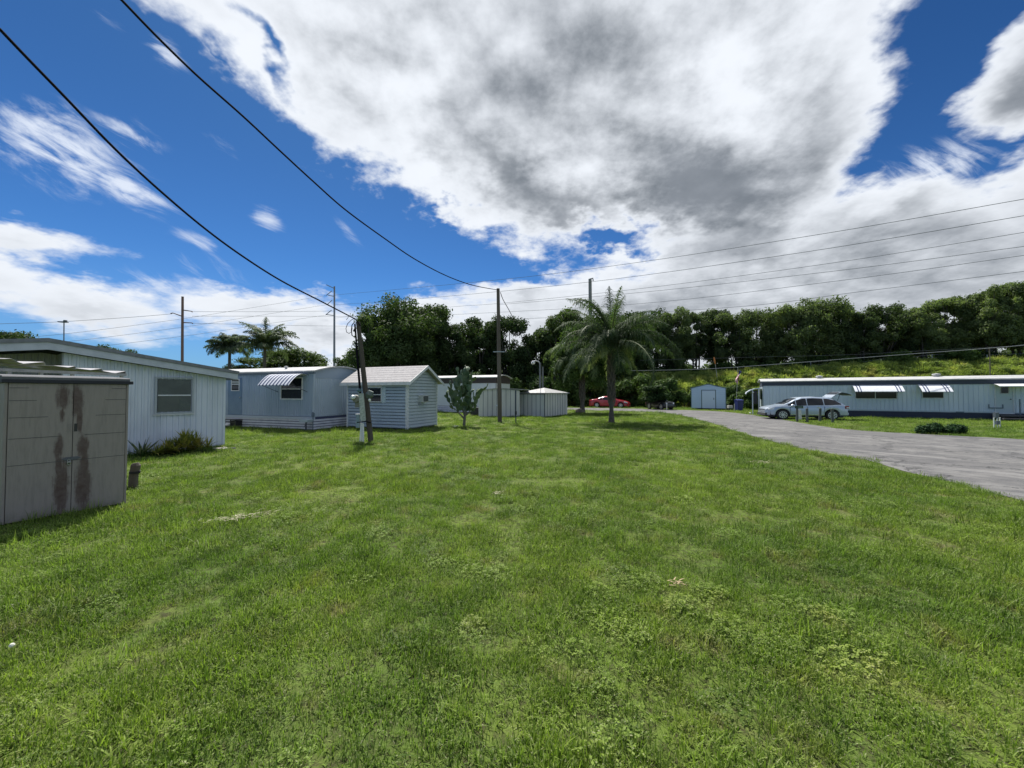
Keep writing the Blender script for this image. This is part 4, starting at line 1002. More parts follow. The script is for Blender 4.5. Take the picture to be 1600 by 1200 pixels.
# ------------------------------------------------------------------ vehicles
def lerp_tab(tab, x):
    if x <= tab[0][0]: return tab[0][1]
    for (a, va), (b_, vb) in zip(tab, tab[1:]):
        if x <= b_: f = (x-a)/(b_-a); f = f*f*(3-2*f)*.5+f*.5; return va+(vb-va)*f
    return tab[-1][1]
def vehicle(root, top, belt, half, gh, wheels, wr, paint, glass_x, ws, rw, zb=.22, arch=1.17, splits=(), tail=None, paint_lower=None):
    """top/belt/half/gh: tables over x (front = +x). gh = greenhouse half-width. ws/rw = windscreen / rear-window x ranges"""
    x0, x1 = top[0][0], top[-1][0]; xs_ = sorted(set([x0+(x1-x0)*k/110 for k in range(111)]+[w+wr*arch*q for w in wheels for q in (-1, -.97, -.9, .9, .97, 1)]))
    def ring(x):
        T, B, Hh, g_ = lerp_tab(top, x), lerp_tab(belt, x), lerp_tab(half, x), lerp_tab(gh, x)
        B = min(B, T-.02); lo = zb
        for w in wheels:
            q = (wr*arch)**2-(x-w)**2
            if q > 0: lo = max(lo, wr+math.sqrt(q))
        lo = min(lo, B-.06); e = max(0.0, min(1.0, (T-B)/.35)); gw = Hh*.93*(1-e)+g_*e
        return [(Hh*.90, lo), (Hh*.985, lo+(B-lo)*.12), (Hh, lo+(B-lo)*.45), (Hh*.985, lo+(B-lo)*.85), (Hh*.955, B), (gw+(Hh*.955-gw)*.5, B+(T-B)*.45), (gw, B+(T-B)*.86), (gw*.86, T-.012*e), (gw*.45, T+.012), (0, T+.02)]
    mb = MB(); n_ = 10; rings = [ring(x) for x in xs_]
    for x, r_ in zip(xs_, rings): mb.v += [(x, -a, z) for a, z in r_]+[(x, a, z) for a, z in reversed(r_[:-1])]
    m_ = 2*n_-1
    for k in range(len(xs_)-1):
        for j in range(m_-1): a = k*m_+j; mb.f.append((a, a+1, a+m_+1, a+m_))
    for k in (0, len(xs_)-1): mb.f.append(tuple(k*m_+j for j in range(m_)))
    body = mb.build('body', paint, root, smooth=True)
    MB().box(x0+.25, x1-.25, -lerp_tab(half, 0)*.86, lerp_tab(half, 0)*.86, .2, .62).build('underbody', BLK, root)
    def side(s_):
        mb = MB(); cuts = [glass_x[0]]+list(splits)+[glass_x[1]]
        for ca, cb in zip(cuts, cuts[1:]):
            K = 22; prev = None
            for k in range(K+1):
                x = ca+.03+(cb-ca-.06)*k/K; T, B = lerp_tab(top, x), lerp_tab(belt, x); r_ = ring(x)
                lo_z, hi_z = B+.04, T-.10
                if hi_z-lo_z < .02: prev = None; continue
                def wy(z):
                    for (a, za), (b_, zb_) in zip(r_[4:8], r_[5:8]):
                        if z <= zb_+1e-6: return a+(b_-a)*max(0, (z-za)/(zb_-za+1e-9))
                    return r_[7][0]
                hi_z = min(hi_z, r_[6][1])
                cur = [(x, s_*(wy(lo_z)+.012), lo_z), (x, s_*(wy((lo_z+hi_z)/2)+.012), (lo_z+hi_z)/2), (x, s_*(wy(hi_z)+.012), hi_z)]
                if prev:
                    for j in range(2): mb.quad(prev[j], cur[j], cur[j+1], prev[j+1])
                prev = cur
        return mb.build('side_window', GLASS, body, smooth=True)
    side(-1); side(1)
    for nm, (wa, wb) in (('windscreen', ws), ('rear_window', rw)):
        if wa is None: continue
        mb = MB(); K = 12
        for k in range(K+1):
            x = wa+(wb-wa)*k/K; r_ = ring(x); T = r_[9][1]
            ext = [(r_[7][0]*.97, r_[7][1]+.012), (r_[8][0], r_[8][1]+.012), (0, T+.012)]
            mb.v += [(x, -a, z) for a, z in ext]+[(x, a, z) for a, z in reversed(ext[:-1])]
        for k in range(K):
            for j in range(4): a = k*5+j; mb.f.append((a, a+1, a+6, a+5))
        mb.build(nm, GLASS, body, smooth=True)
    for w in wheels:
        for s_ in (-1, 1):
            yy = s_*(lerp_tab(half, w)-.11)
            ty = MB().lathe([(wr*.62, -.11), (wr*.9, -.115), (wr, -.08), (wr, .08), (wr*.9, .115), (wr*.62, .11)], (w, yy, wr), 'y', 28).build('wheel', BLK, root, smooth=True)
            mb = MB(); o_ = yy+s_*.075; mb.lathe([(wr*.66, -.02), (wr*.66, .02)], (w, o_, wr), 'y', 24)
            mb.build('wheel_dish', BLKM, ty)
            mb = MB()
            for k in range(9):
                a = 2*math.pi*k/9; ca, sa = math.cos(a), math.sin(a); M = Matrix(((ca, 0, -sa), (0, 1, 0), (sa, 0, ca)))
                mb.cbox((w+ca*wr*.34, o_+s_*.03, wr+sa*wr*.34), (wr*.58, .02, wr*.13), M)
            mb.lathe([(wr*.14, -.01), (wr*.14, .045) if s_ > 0 else (wr*.14, -.045)], (w, o_, wr), 'y', 12)
            ringp = [(wr*.60, 0), (wr*.68, 0), (wr*.68, s_*.045), (wr*.60, s_*.045)]
            i = len(mb.v); N2 = 28
            for q in range(N2):
                a = 2*math.pi*q/N2
                for (rr_, yy_) in ringp: mb.v.append((w+rr_*math.cos(a), o_+yy_, wr+rr_*math.sin(a)))
            for q in range(N2):
                for j in range(4): mb.f.append((i+q*4+j, i+q*4+(j+1) % 4, i+((q+1) % N2)*4+(j+1) % 4, i+((q+1) % N2)*4+j))
            mb.build('rim', mat('alloy_rim', (.62, .63, .65), .3, metal=.7), ty)
    return body, ring
SILV = mat('pale_silver_paint', (.40, .47, .56), .32, metal=.35, coat=.8)
CHROME = mat('chrome', (.7, .7, .72), .12, metal=1.0)
HEAD = mat('headlight_glass', (.72, .76, .80), .15, .8); TAIL = mat('tail_lamp_red', (.30, .02, .02), .2)
# silver SUV: front faces picture left
pc_ = (G(1193.8, 657)+G(1319.5, 657))/2; pf, pr = G(1223.6, 655.4), G(1298.4, 656.6)
mid = (pf+pr)/2; fwd = (pf-pr).normalized(); nrm = Vector((fwd.y, -fwd.x, 0)); nrm = nrm if nrm.dot(mid) > 0 else -nrm
fwd = Vector((-.970, .242, 0)); nrm = Vector((.242, .97, 0)); hw = .93
ctr = mid+nrm*(hw-.1)
SC = (pf-pr).length/2.82; SC = min(max(SC, .95), 1.08)
root = thing('parked_car', 'pale silver SUV with its tailgate raised, parked beside the long pale blue home', 'car', ctr, math.atan2(fwd.y, fwd.x))
root.scale = (1.04, 1, .93)
top = [(-2.33, .92), (-2.28, 1.05), (-2.05, 1.26), (-1.6, 1.56), (-1.2, 1.66), (-.4, 1.70), (.2, 1.67), (.62, 1.52), (1.05, 1.26), (1.38, 1.08), (1.7, 1.02), (2.1, .93), (2.30, .80), (2.38, .62)]
belt = [(-2.33, .90), (-2.0, 1.10), (-1.2, 1.06), (.9, 1.00), (1.38, 1.02), (2.1, .90), (2.38, .60)]
half = [(-2.33, .80), (-2.1, .91), (-1.5, .955), (1.3, .955), (1.9, .90), (2.2, .80), (2.38, .62)]
gh = [(-2.33, .66), (-1.5, .70), (0, .72), (1.2, .78), (2.4, .8)]
body, ring = vehicle(root, top, belt, half, gh, (-1.41, 1.41), .365, SILV, (-1.98, 1.12), (.50, 1.28), (None, None), zb=.30, splits=(-.98, -.02, .62))
for s_ in (-1, 1):
    MB().lathe([(.05, -.12), (.09, -.06), (.10, .04), (.06, .1)], (.86, s_*1.02, 1.05), 'x', 10).build('wing_mirror', SILV, root, smooth=True)
    mb = MB(); mb.prism([(1.86, .76), (2.22, .70), (2.24, .80), (2.05, .89), (1.82, .88)], 'y', s_*.74, s_*.885); mb.build('headlight', HEAD, root, bevel=.01)
    mb = MB(); mb.box(-2.36, -2.16, min(s_*.80, s_*.90), max(s_*.80, s_*.90), .84, 1.04); tl = mb.build('tail_light', TAIL, root, bevel=.015)
    MB().box(-2.372, -2.20, s_*.84-.03, s_*.84+.075*s_+.03 if s_ > 0 else s_*.84+.03, .88, .95).build('lens', HEAD, tl) if s_ > 0 else MB().box(-2.372, -2.20, -.915, -.81, .88, .95).build('lens', HEAD, tl)
    for xh in (.28, -.62): MB().box(xh-.11, xh+.07, min(s_*.945, s_*.985), max(s_*.945, s_*.985), .90, .935).build('door_handle', CHROME, root)
    mb = MB()
    for xh in (.98, -.02, -.98): mb.box(xh-.006, xh+.006, min(s_*.935, s_*.962), max(s_*.935, s_*.962), .38, .98)
    mb.build('door_seam', BLK, root)
    MB().box(-.95, 1.0, min(s_*.93, s_*.968), max(s_*.93, s_*.968), .36, .40).build('sill_trim', CHROME, root)
mb = MB()
for k in range(3): mb.box(2.20+k*.03, 2.385-k*.01, -.58, .58, .56+k*.085, .60+k*.085)
mb.build('grille', CHROME, root); MB().box(2.15, 2.40, -.72, .72, .30, .50).build('bumper', mat('dark_grey_bumper', (.05, .055, .06), .5), root, bevel=.03)
MB().box(-2.40, -2.15, -.78, .78, .36, .56).build('rear_bumper', SILV, root, bevel=.03)
mb = MB(); mb.prism([(-2.30, .62), (-2.25, .62), (-1.55, 1.55), (-1.62, 1.57)], 'y', -.62, .62); mb.build('boot_opening', BLK, root)
# raised tailgate: painted shell with dark glass
tg = bpy.data.objects.new('tailgate', None); col.objects.link(tg); tg.parent = root
pr_ = [(-1.55, 1.68), (-1.78, 1.88), (-1.98, 2.02), (-2.15, 2.08), (-2.42, 2.02), (-2.66, 1.90), (-2.72, 1.84)]
mb = MB(); mb.prism(pr_+[(a+.02, b_-.05) for a, b_ in reversed(pr_)], 'y', -.62, .62); mb.build('shell', SILV, tg, smooth=True)
mb = MB(); mb.prism([(-1.64, 1.70), (-1.78, 1.83), (-1.97, 1.97), (-1.94, 1.93), (-1.78, 1.80)], 'y', -.56, .56); mb.build('glass', GLASS, tg)
mb = MB(); mb.prism([(-2.02, 1.965), (-2.15, 2.02), (-2.42, 1.965), (-2.64, 1.85), (-2.62, 1.82), (-2.4, 1.90), (-2.14, 1.93)], 'y', -.57, .57); mb.build('inner_trim', BLKM, tg)
mb = MB(); mb.prism([(-1.78, 1.885), (-1.97, 2.025), (-1.99, 2.045), (-1.76, 1.905)], 'y', -.57, .57); mb.build('rear_screen', GLASS, tg)
for s_ in (-1, 1): MB().tube([(-1.85, s_*.62, 1.42), (-2.02, s_*.6, 1.96)], .015, 6).build('gas_strut', BLKM, tg)
MB().lathe([(.05, 0), (.05, .02)], (-1.4, 0, 1.69), 'z', 6).build('aerial', BLKM, root)

# red saloon
pf, pr = G(974.6, 637.6), G(937, 637.0); mid = (pf+pr)/2; fwd = (pf-pr).normalized()
root = thing('parked_car', 'red saloon car parked on the far side of the road behind the palm trunk', 'car', mid+Vector((0, .85, 0)), math.atan2(fwd.y, fwd.x))
RED = mat('red_paint', (.42, .015, .03), .3, coat=.8)
top = [(-2.45, .80), (-2.4, .98), (-2.0, 1.04), (-1.55, 1.12), (-1.0, 1.34), (-.5, 1.44), (.1, 1.44), (.5, 1.34), (1.05, 1.08), (1.3, .98), (1.9, .88), (2.3, .74), (2.45, .55)]
belt = [(-2.45, .78), (-2.0, 1.0), (-1.5, .98), (1.0, .90), (1.4, .92), (2.45, .52)]
half = [(-2.45, .74), (-2.2, .86), (-1.5, .91), (1.5, .91), (2.1, .82), (2.45, .60)]
gh = [(-2.45, .6), (-1, .62), (0, .64), (1.2, .74), (2.4, .7)]
body, ring = vehicle(root, top, belt, half, gh, (-1.45, 1.47), .33, RED, (-1.45, .98), (.46, 1.15), (-1.50, -.95), zb=.2, splits=(-.75, .05))
for s_ in (-1, 1):
    mb = MB(); mb.prism([(1.85, .68), (2.30, .60), (2.28, .70), (1.88, .84)], 'y', s_*.72, s_*.855); mb.build('headlight', HEAD, root)
    MB().box(-2.44, -2.2, min(s_*.70, s_*.84), max(s_*.70, s_*.84), .78, .92).build('tail_light', TAIL, root)
    MB().lathe([(.04, -.08), (.07, 0), (.04, .08)], (.85, s_*.98, .98), 'x', 8).build('wing_mirror', RED, root, smooth=True)
MB().box(2.2, 2.46, -.5, .5, .28, .42).build('grille', BLKM, root)
root.scale = (1.0, 1, 1.0)
# black off-roader under the bushes
p = G(1050, 641); root = thing('parked_car', 'black boxy off-roader in deep shade under bushes left of the small pale blue shed', 'car', p+Vector((-.4, 2.3, 0)), R(-72))
root.scale = (.82, .82, .86)
BLKP = mat('black_paint', (.012, .013, .015), .3, coat=.8)
top = [(-2.1, .95), (-2.07, 1.72), (-1.9, 1.80), (.1, 1.80), (.3, 1.74), (.55, 1.22), (.7, 1.14), (1.7, 1.06), (1.95, .98), (2.0, .6)]
belt = [(-2.1, .9), (-1.9, 1.16), (.5, 1.12), (.8, 1.08), (2.0, .58)]
half = [(-2.1, .80), (-1.9, .86), (1.5, .86), (1.9, .78), (2.0, .7)]
gh = [(-2.1, .74), (.3, .74), (2, .76)]
body, ring = vehicle(root, top, belt, half, gh, (-1.25, 1.25), .40, BLKP, (-1.95, .55), (.28, .56), (None, None), zb=.35, splits=(-1.0, -.2))
for s_ in (-1, 1): MB().lathe([(.10, 0), (.10, .04), (.02, .05)], (1.97, s_*.55, .82), 'x', 12).build('headlight', HEAD, root)
mb = MB()
for k in range(7): mb.box(1.99, 2.02, -.33+k*.1, -.28+k*.1, .72, .92)
mb.build('grille', mat('grey_grille', (.08, .08, .09), .4), root); MB().box(1.98, 2.18, -.8, .8, .42, .58).build('bumper', BLKM, root, bevel=.02)
# ------------------------------------------------------------------ leaning service pole with meter rack
p0 = G(579.5, 690); pt = at(559.5, 503, p0.y)
root = thing('utility_pole', 'leaning weathered service pole in front of the blue garden shed', 'utility pole', p0)
v = pt-p0
def along(f, dx=0, dy=0): return (v.x*f+dx, v.y*f+dy, v.z*f)
MB().tube([along(-.02), along(.3), along(.6), along(.85), along(1)], [.10, .096, .09, .082, .076], 14).build('pole', WOODD, root, smooth=True)
MB().tube([along(.56, -.16, -.05), along(.62, -.155, -.05), along(.98, -.10, -.08)], .035, 8).build('conduit', CABLE, root, smooth=True)
MB().tube([along(.36, -.19, -.05), along(.8, -.14, -.06)], .045, 8).build('conduit', CABLE, root, smooth=True)
def L(px, py, dy=-.16): q = at(px, py, p0.y+dy); return q-p0
a, b_, c, e = L(560, 615), L(567.5, 614.5), L(571, 657), L(563.5, 659.5)
mb = MB(); mb.v = [tuple(q) for q in (a, b_, c, e)]+[tuple(q+Vector((0, .09, 0))) for q in (a, b_, c, e)]
mb.f = [(0, 1, 2, 3), (7, 6, 5, 4)]+[(k, k+4, (k+1) % 4+4, (k+1) % 4) for k in range(4)]
mb.build('meter_panel', mat('lichen_white_panel', (.50, .54, .50), .7, c2=(.22, .27, .22), nscale=14), root)
mb = MB(); q = L(555.5, 623); mb.lathe([(.13, -.04), (.15, .02), (.13, .08)], (q.x, q.y+.02, q.z), 'y', 14); mb.cbox((q.x+.08, q.y+.12, q.z-.12), (.24, .14, .42)); mt_ = mb.build('meter_box', mat('drab_meter_box', (.20, .20, .17), .6), root)
q = L(551.5, 620.5, -.26); MB().lathe([(.085, 0), (.085, -.07), (.06, -.11), (.01, -.12)], (q.x, q.y+.05, q.z), 'y', 14).build('meter_glass', mat('meter_glass', (.65, .7, .72), .1, .8), mt_, smooth=True)
q = L(561, 611); mb = MB(); mb.lathe([(.03, -.05), (.09, 0), (.07, .07), (.01, .1)], (q.x, q.y, q.z), 'z', 10); mb.build('weatherhead', mat('dark_teal_cap', (.05, .12, .14), .5), root)
q0, q1 = L(556.5, 648, -.05), L(561, 660, -.05)
MB().box(q0.x-.01, q1.x+.0, q0.y, q0.y+.1, q1.z-.2, q0.z).build('cutoff_box', mat('slate_box', (.22, .30, .36), .5), root); MB().box(q0.x-.03, q1.x+.01, q0.y-.01, q0.y+.11, q0.z, q0.z+.03).build('box_lid', TRIM, root)
for k, px in enumerate((562.3, 565.3, 568)):
    q = L(px, 694, -.12); t_ = L(564.5+k*1.6, 661, -.12); MB().tube([(q.x, q.y, -.03), tuple(t_)], .028, 8).build('riser_pipe', mat('white_pvc', (.72, .74, .74), .4), root)
q = L(580, 611, .0); q2 = L(574.5, 622, .0); mb = MB(); mb.tube([tuple(q2), tuple((q+q2)/2), tuple(q)], [.10, .17, .10], 8); mb.build('lamp_cowl', mat('grey_green_cowl', (.09, .12, .11), .6), root, smooth=True)
q = L(577.5, 625, -.1); MB().lathe([(.03, -.05), (.06, 0), (.03, .05)], tuple(q), 'z', 8).build('lamp_bulb', mat('white_globe', (.8, .8, .8), .3), root)
MB().tube([L(558, 660, -.2), L(572, 658.5, -.2), L(580, 660.5, -.1)], .02, 6).build('strap', CABLE, root)
mb = MB()
def loop(pts, r=.012): mb.tube([tuple(L(a, b_, -.08)) for a, b_ in pts], r, 6)
loop([(555, 497), (549, 500), (543, 506), (540.5, 513), (541.5, 519), (545.5, 521), (549.5, 518), (550.5, 512)]); loop([(557, 505), (553, 504), (550, 508), (549, 516), (550, 524), (554, 527), (557, 526)], .018)
loop([(556, 500), (559, 503), (563, 509)], .02); loop([(551, 493), (546, 493), (541, 500)], .008); mb.build('service_loops', CABLE, root, smooth=True)
a = L(555, 513, -.1); b_ = L(552.5, 518, -.1); MB().tube([tuple(a), tuple(b_)], .035, 8).build('splice_cover', BLK, root)

# ------------------------------------------------------------------ centre pole
p0 = G(781, 660); pt = at(778.3, 451, p0.y)
root = thing('utility_pole', 'tall upright wooden pole in the middle of the lawn right of the prickly pear', 'utility pole', p0)
v = pt-p0; MB().tube([along(-.01), along(.5), along(1)], [.135, .12, .10], 14).build('pole', WOODP, root, smooth=True)
z_ = at(780, 550, p0.y).z; MB().box(v.x*.5-.36, v.x*.5+.36, -.16, -.10, z_-.025, z_+.03).build('crossbar', GALV, root)
POLEB = pt

# ------------------------------------------------------------------ street lamp behind the sheds
p0 = at(844, 615, 35.5); p0.z = 0
root = thing('street_lamp', 'street lamp with curved arm and white globe behind the peaked metal shed', 'street lamp', p0)
zt_ = at(843, 567, 35.5).z; MB().tube([(0, 0, 0), (0, 0, zt_)], .09, 8).build('pole', mat('grey_lamp_pole', (.16, .17, .18), .6), root)
MB().tube([(.26, .05, 0), (.26, .05, zt_-.35)], .08, 8).build('pole', MATS['grey_lamp_pole'], root)
pts_ = [at(a, b_, 35.5)-p0 for a, b_ in ((843.5, 572), (843.2, 567), (841, 564.6), (837, 563.8), (833.5, 564.5))]
MB().tube([tuple(q) for q in pts_], .055, 8).build('arm', GALV, root, smooth=True)
q = at(833, 567, 35.5)-p0; MB().lathe([(.08, .2), (.17, .1), (.19, 0), (.13, -.12), (.03, -.17)], tuple(q), 'z', 12).build('globe', mat('white_globe', (.8, .8, .8), .3), root, smooth=True)

# ------------------------------------------------------------------ overhead cables in vertical planes
def sheet(A, B, px):
    """horizontal point on line A-B seen at column px"""
    k = (px-800)/600*math.cos(0); ax, ay, dx, dy = A[0], A[1], B[0]-A[0], B[1]-A[1]
    t_ = (k*ay-ax)/(dx-k*dy); return ax+dx*t_, ay+dy*t_
def cable(name, A, B, pix, r, label, group=None, ext=None, m=CABLE, n=8, seg=7):
    P_ = []
    for px, py in pix:
        X, Y = sheet(A, B, px); q = at(px, py, Y); P_.append(Vector((q.x, Y, q.z)))
    out = []
    for i in range(len(P_)-1):
        p0_, p1_, p2_, p3_ = P_[max(i-1, 0)], P_[i], P_[i+1], P_[min(i+2, len(P_)-1)]
        for k in range(seg):
            f = k/seg; out.append(.5*((2*p1_)+(p2_-p0_)*f+(2*p0_-5*p1_+4*p2_-p3_)*f*f+(3*p1_-p0_-3*p2_+p3_)*f**3))
    out.append(P_[-1]); out += [Vector(e_) for e_ in (ext or [])]; c0 = out[0].copy()
    mb = MB(); mb.tube([tuple(q-c0) for q in out], r, 6); o = mb.build(name, m, None, smooth=True); o.location = c0
    return tag(o, label, 'cable', group)
cable('service_cable', (-5.9, 14.6), (-9.0, -6), [(556, 499), (500, 470), (440, 439), (380, 401), (320, 357), (250, 298), (180, 233), (100, 150), (40, 88), (0, 46)], .022,
      'thick black service cable from upper left edge down to the leaning pole', ext=[(-8.1, 0, 8.2), (-9, -6, 9.2)])
cable('service_cable', (POLEB.x, POLEB.y), (-9, -6), [(777, 453), (740, 446), (700, 432), (650, 406), (600, 372), (540, 328), (490, 284), (440, 238), (380, 182), (310, 120), (250, 62), (190, 0)], .02,
      'thin black service cable from the top edge down to the tall lawn pole', ext=[(-8.2, -2, 9.2), (-9, -6, 9.6)])
cable('service_cable', (POLEB.x, POLEB.y), (2.2, 33), [(782, 457), (786, 468), (795, 484), (806, 505)], .022, 'short slack cable running down behind the tall lawn pole', ext=[(2.2, 33, 3.4)])
GW = mat('grey_line_wire', (.16, .17, .19), .5)
LA, LB = (-60, 130), (60, 45)
wires = [([(523, 461), (781, 437), (1000, 409.5), (1300, 363), (1600, 311)], 'topmost'), ([(523, 476.5), (675, 465), (922, 440.5), (1250, 395), (1600, 337)], 'second highest'),
         ([(523, 497), (694, 480.5), (781, 474), (1000, 451), (1300, 411), (1600, 363)], 'third'), ([(781, 476), (1000, 457), (1300, 424), (1600, 385)], 'fourth'),
         ([(700, 492), (987, 475.5), (1300, 440), (1600, 399)], 'fifth'), ([(780, 500), (1119, 482), (1350, 455), (1600, 424)], 'lowest')]
for pix, nm in wires:
    # continue past the right edge along the same slope
    X, Y = sheet(LA, LB, 1600); q = at(1600, pix[-1][1], Y); X1, Y1 = sheet(LA, LB, 1500); s_ = (pix[-1][1]-pix[-2][1])/(pix[-1][0]-pix[-2][0]); q1 = at(1500, pix[-1][1]-s_*100, Y1); q.y = Y; q1.y = Y1
    cable('power_line', LA, LB, pix, .036 if nm in ('topmost', 'second highest') else .03, '%s of the grey power lines rising to the right edge above the trees' % nm, 'power lines above the tree line', ext=[q+(q-q1)*1.5], m=GW)
cable('service_cable', (9.0, 34), (46, 24), [(985, 579.3), (1100, 576.5), (1206, 569.6), (1350, 558.5), (1547, 543.8), (1600, 539)], .022, 'pale low cable strung across the embankment above the flag', ext=[(50, 23, 5.2)], m=mat('pale_cable', (.30, .31, .31), .5))
cable('power_line', (20, 58), (64, 44), [(1000, 563), (1180, 558), (1330, 554), (1480, 546), (1600, 540)], .014, 'faint wire crossing in front of the dark embankment trees', m=GW)

# ------------------------------------------------------------------ far poles
p0 = at(923.5, 600, 77); p0.z = 0; zt_ = at(922.5, 436, 77).z
root = thing('transmission_pole', 'thick pale concrete pole rising above the trees behind the palm', 'utility pole', p0)
MB().tube([(0, 0, 0), (-.1, 0, zt_)], [.42, .33], 12).build('pole', mat('pale_concrete_pole', (.26, .26, .26), .8), root, smooth=True)
MB().tube([(-.1, 0, zt_), (.45, -.1, zt_+.15), (.5, -.1, zt_-.4)], .13, 6).build('bracket', GW, root)
p0 = at(522.5, 600, 130); p0.z = 0; D3 = 130
root = thing('transmission_pole', 'tall slender steel pole with zigzag arms, left of the big dark oak', 'utility pole', p0)
Z = lambda px, py, D: (lambda q: (q.x, 0, q.z))(at(px, py, D)-p0)
STL = mat('violet_grey_steel', (.20, .21, .27), .5)
MB().tube([(0, 0, 0), Z(522.5, 447.5, D3)], [.42, .26], 10).build('pole', STL, root, smooth=True)
for (a, b_) in (((522, 450.5), (510, 445)), ((518.5, 454.5), (510, 461.5)), ((522, 463), (513, 461.5)), ((519, 469), (510.5, 476.5)), ((518, 484.5), (509, 492)), ((522, 493), (510, 491.5))):
    MB().tube([Z(a[0], a[1], D3), Z(b_[0], b_[1], D3)], .14, 6).build('arm', STL, root)
p0 = at(285, 600, 90); p0.z = 0
root = thing('transmission_pole', 'rust-brown pole with three short arms above the white home roof', 'utility pole', p0)
RB = mat('rust_brown_pole', (.17, .10, .09), .7)
MB().tube([(0, 0, 0), Z(285.3, 463.5, 90)], [.30, .24], 10).build('pole', RB, root, smooth=True)
for (a, b_, c) in (((284, 494), (270, 489), (267, 490)), ((286, 484.5), (300, 486.5), (300.5, 487.5)), ((286, 504), (300, 504.5), (301, 505.5))):
    MB().tube([Z(a[0], a[1], 90), Z(b_[0], b_[1], 90), Z(c[0], c[1], 90)], [.14, .10, .16], 6).build('arm', RB, root)
p0 = at(100, 600, 62); p0.z = 0
root = thing('lamp_mast', 'thin mast with small flat head above the left end of the white home roof', 'mast', p0)
MB().tube([(0, 0, 0), Z(100, 503, 62)], .07, 8).build('pole', mat('slate_mast', (.12, .14, .18), .6), root)
mb = MB(); a = Z(90.5, 502.7, 62); b_ = Z(107, 503.8, 62); mb.tube([a, Z(99, 503.2, 62), b_], [.10, .14, .06], 6); q = Z(102, 501.5, 62); mb.lathe([(.25, -.1), (.22, .12), (.05, .18)], q, 'z', 8); mb.build('head', MATS['slate_mast'], root)
LC, LD = (-90, 62), (-70, 95)
LL = [([(-40, 509), (0, 506), (90, 503), (200, 496), (268, 490.5)], 'wire from the left edge past the small mast to the rust-brown pole'),
      ([(300, 487), (420, 487), (521, 486)], 'upper level wire between rust-brown pole and steel pole'), ([(300, 494), (420, 494), (556, 494.5)], 'middle level wire between rust-brown pole and steel pole'),
      ([(300, 505), (430, 508), (556, 510)], 'lower level wire between rust-brown pole and steel pole')]
for pix, lb in LL:
    cable('power_line', (-112, 72) if pix[0][0] < 0 else (-77, 90), (-77, 90) if pix[0][0] < 0 else (-60, 130), pix, .04, lb, 'power lines left of the big oak', m=GW)
for y0, y1, lb in ((461.5, 536, 'upper'), (476, 548, 'middle'), (492, 560, 'lower')):
    pix = [(511, y0), (375, y0+(y1-y0)*.30), (280, y0+(y1-y0)*.5), (120, y0+(y1-y0)*.78), (-40, y1-2)]
    cable('power_line', (-60, 130), (-120, 70), pix, .035, lb+' sagging wire falling from the steel pole towards the left edge', 'power lines left of the big oak', m=GW)
# ------------------------------------------------------------------ broadleaf trees
OAK = leafmat('oak_leaves', (.026, .048, .020), (.088, .130, .048), .32, .35)
OAKR = leafmat('crest_tree_leaves', (.038, .062, .030), (.165, .210, .095), .42, .30)
SHR = leafmat('shrub_leaves', (.024, .050, .018), (.095, .150, .042), .25, .6)
BARK = mat('grey_bark', (.085, .078, .068), .95, c2=(.04, .036, .032), nscale=4, bump=.6, bscale=20)
def leaf_cloud(rng, blobs, n, size, up=.35):
    """blobs: (x,y,z,r); returns rhombic leaf-clump quads through the blob volumes, thicker near their skins"""
    B = np.array(blobs); w = B[:, 3]**2.2; k = rng.choice(len(B), n, p=w/w.sum())
    u = rng.normal(size=(n, 3)); u /= np.linalg.norm(u, axis=1)[:, None]
    rad = (.35+.65*rng.random(n)**.45)*(1+.16*rng.normal(size=n))
    c = B[k, :3]+u*(B[k, 3]*rad)[:, None]*np.array((1, 1, .82))
    nn = u+rng.normal(size=(n, 3))*.7+np.array((0, 0, up)); nn /= np.linalg.norm(nn, axis=1)[:, None]
    a = np.cross(nn, rng.normal(size=(n, 3))); a /= np.linalg.norm(a, axis=1)[:, None]; b = np.cross(nn, a)
    s = size*(.55+.9*rng.random(n))[:, None]
    V = np.stack([c-a*s, c-b*s*.5+nn*s*.12, c+a*s, c+b*s*.5+nn*s*.12], 1).reshape(-1, 3)
    return V, np.arange(4*n).reshape(n, 4)
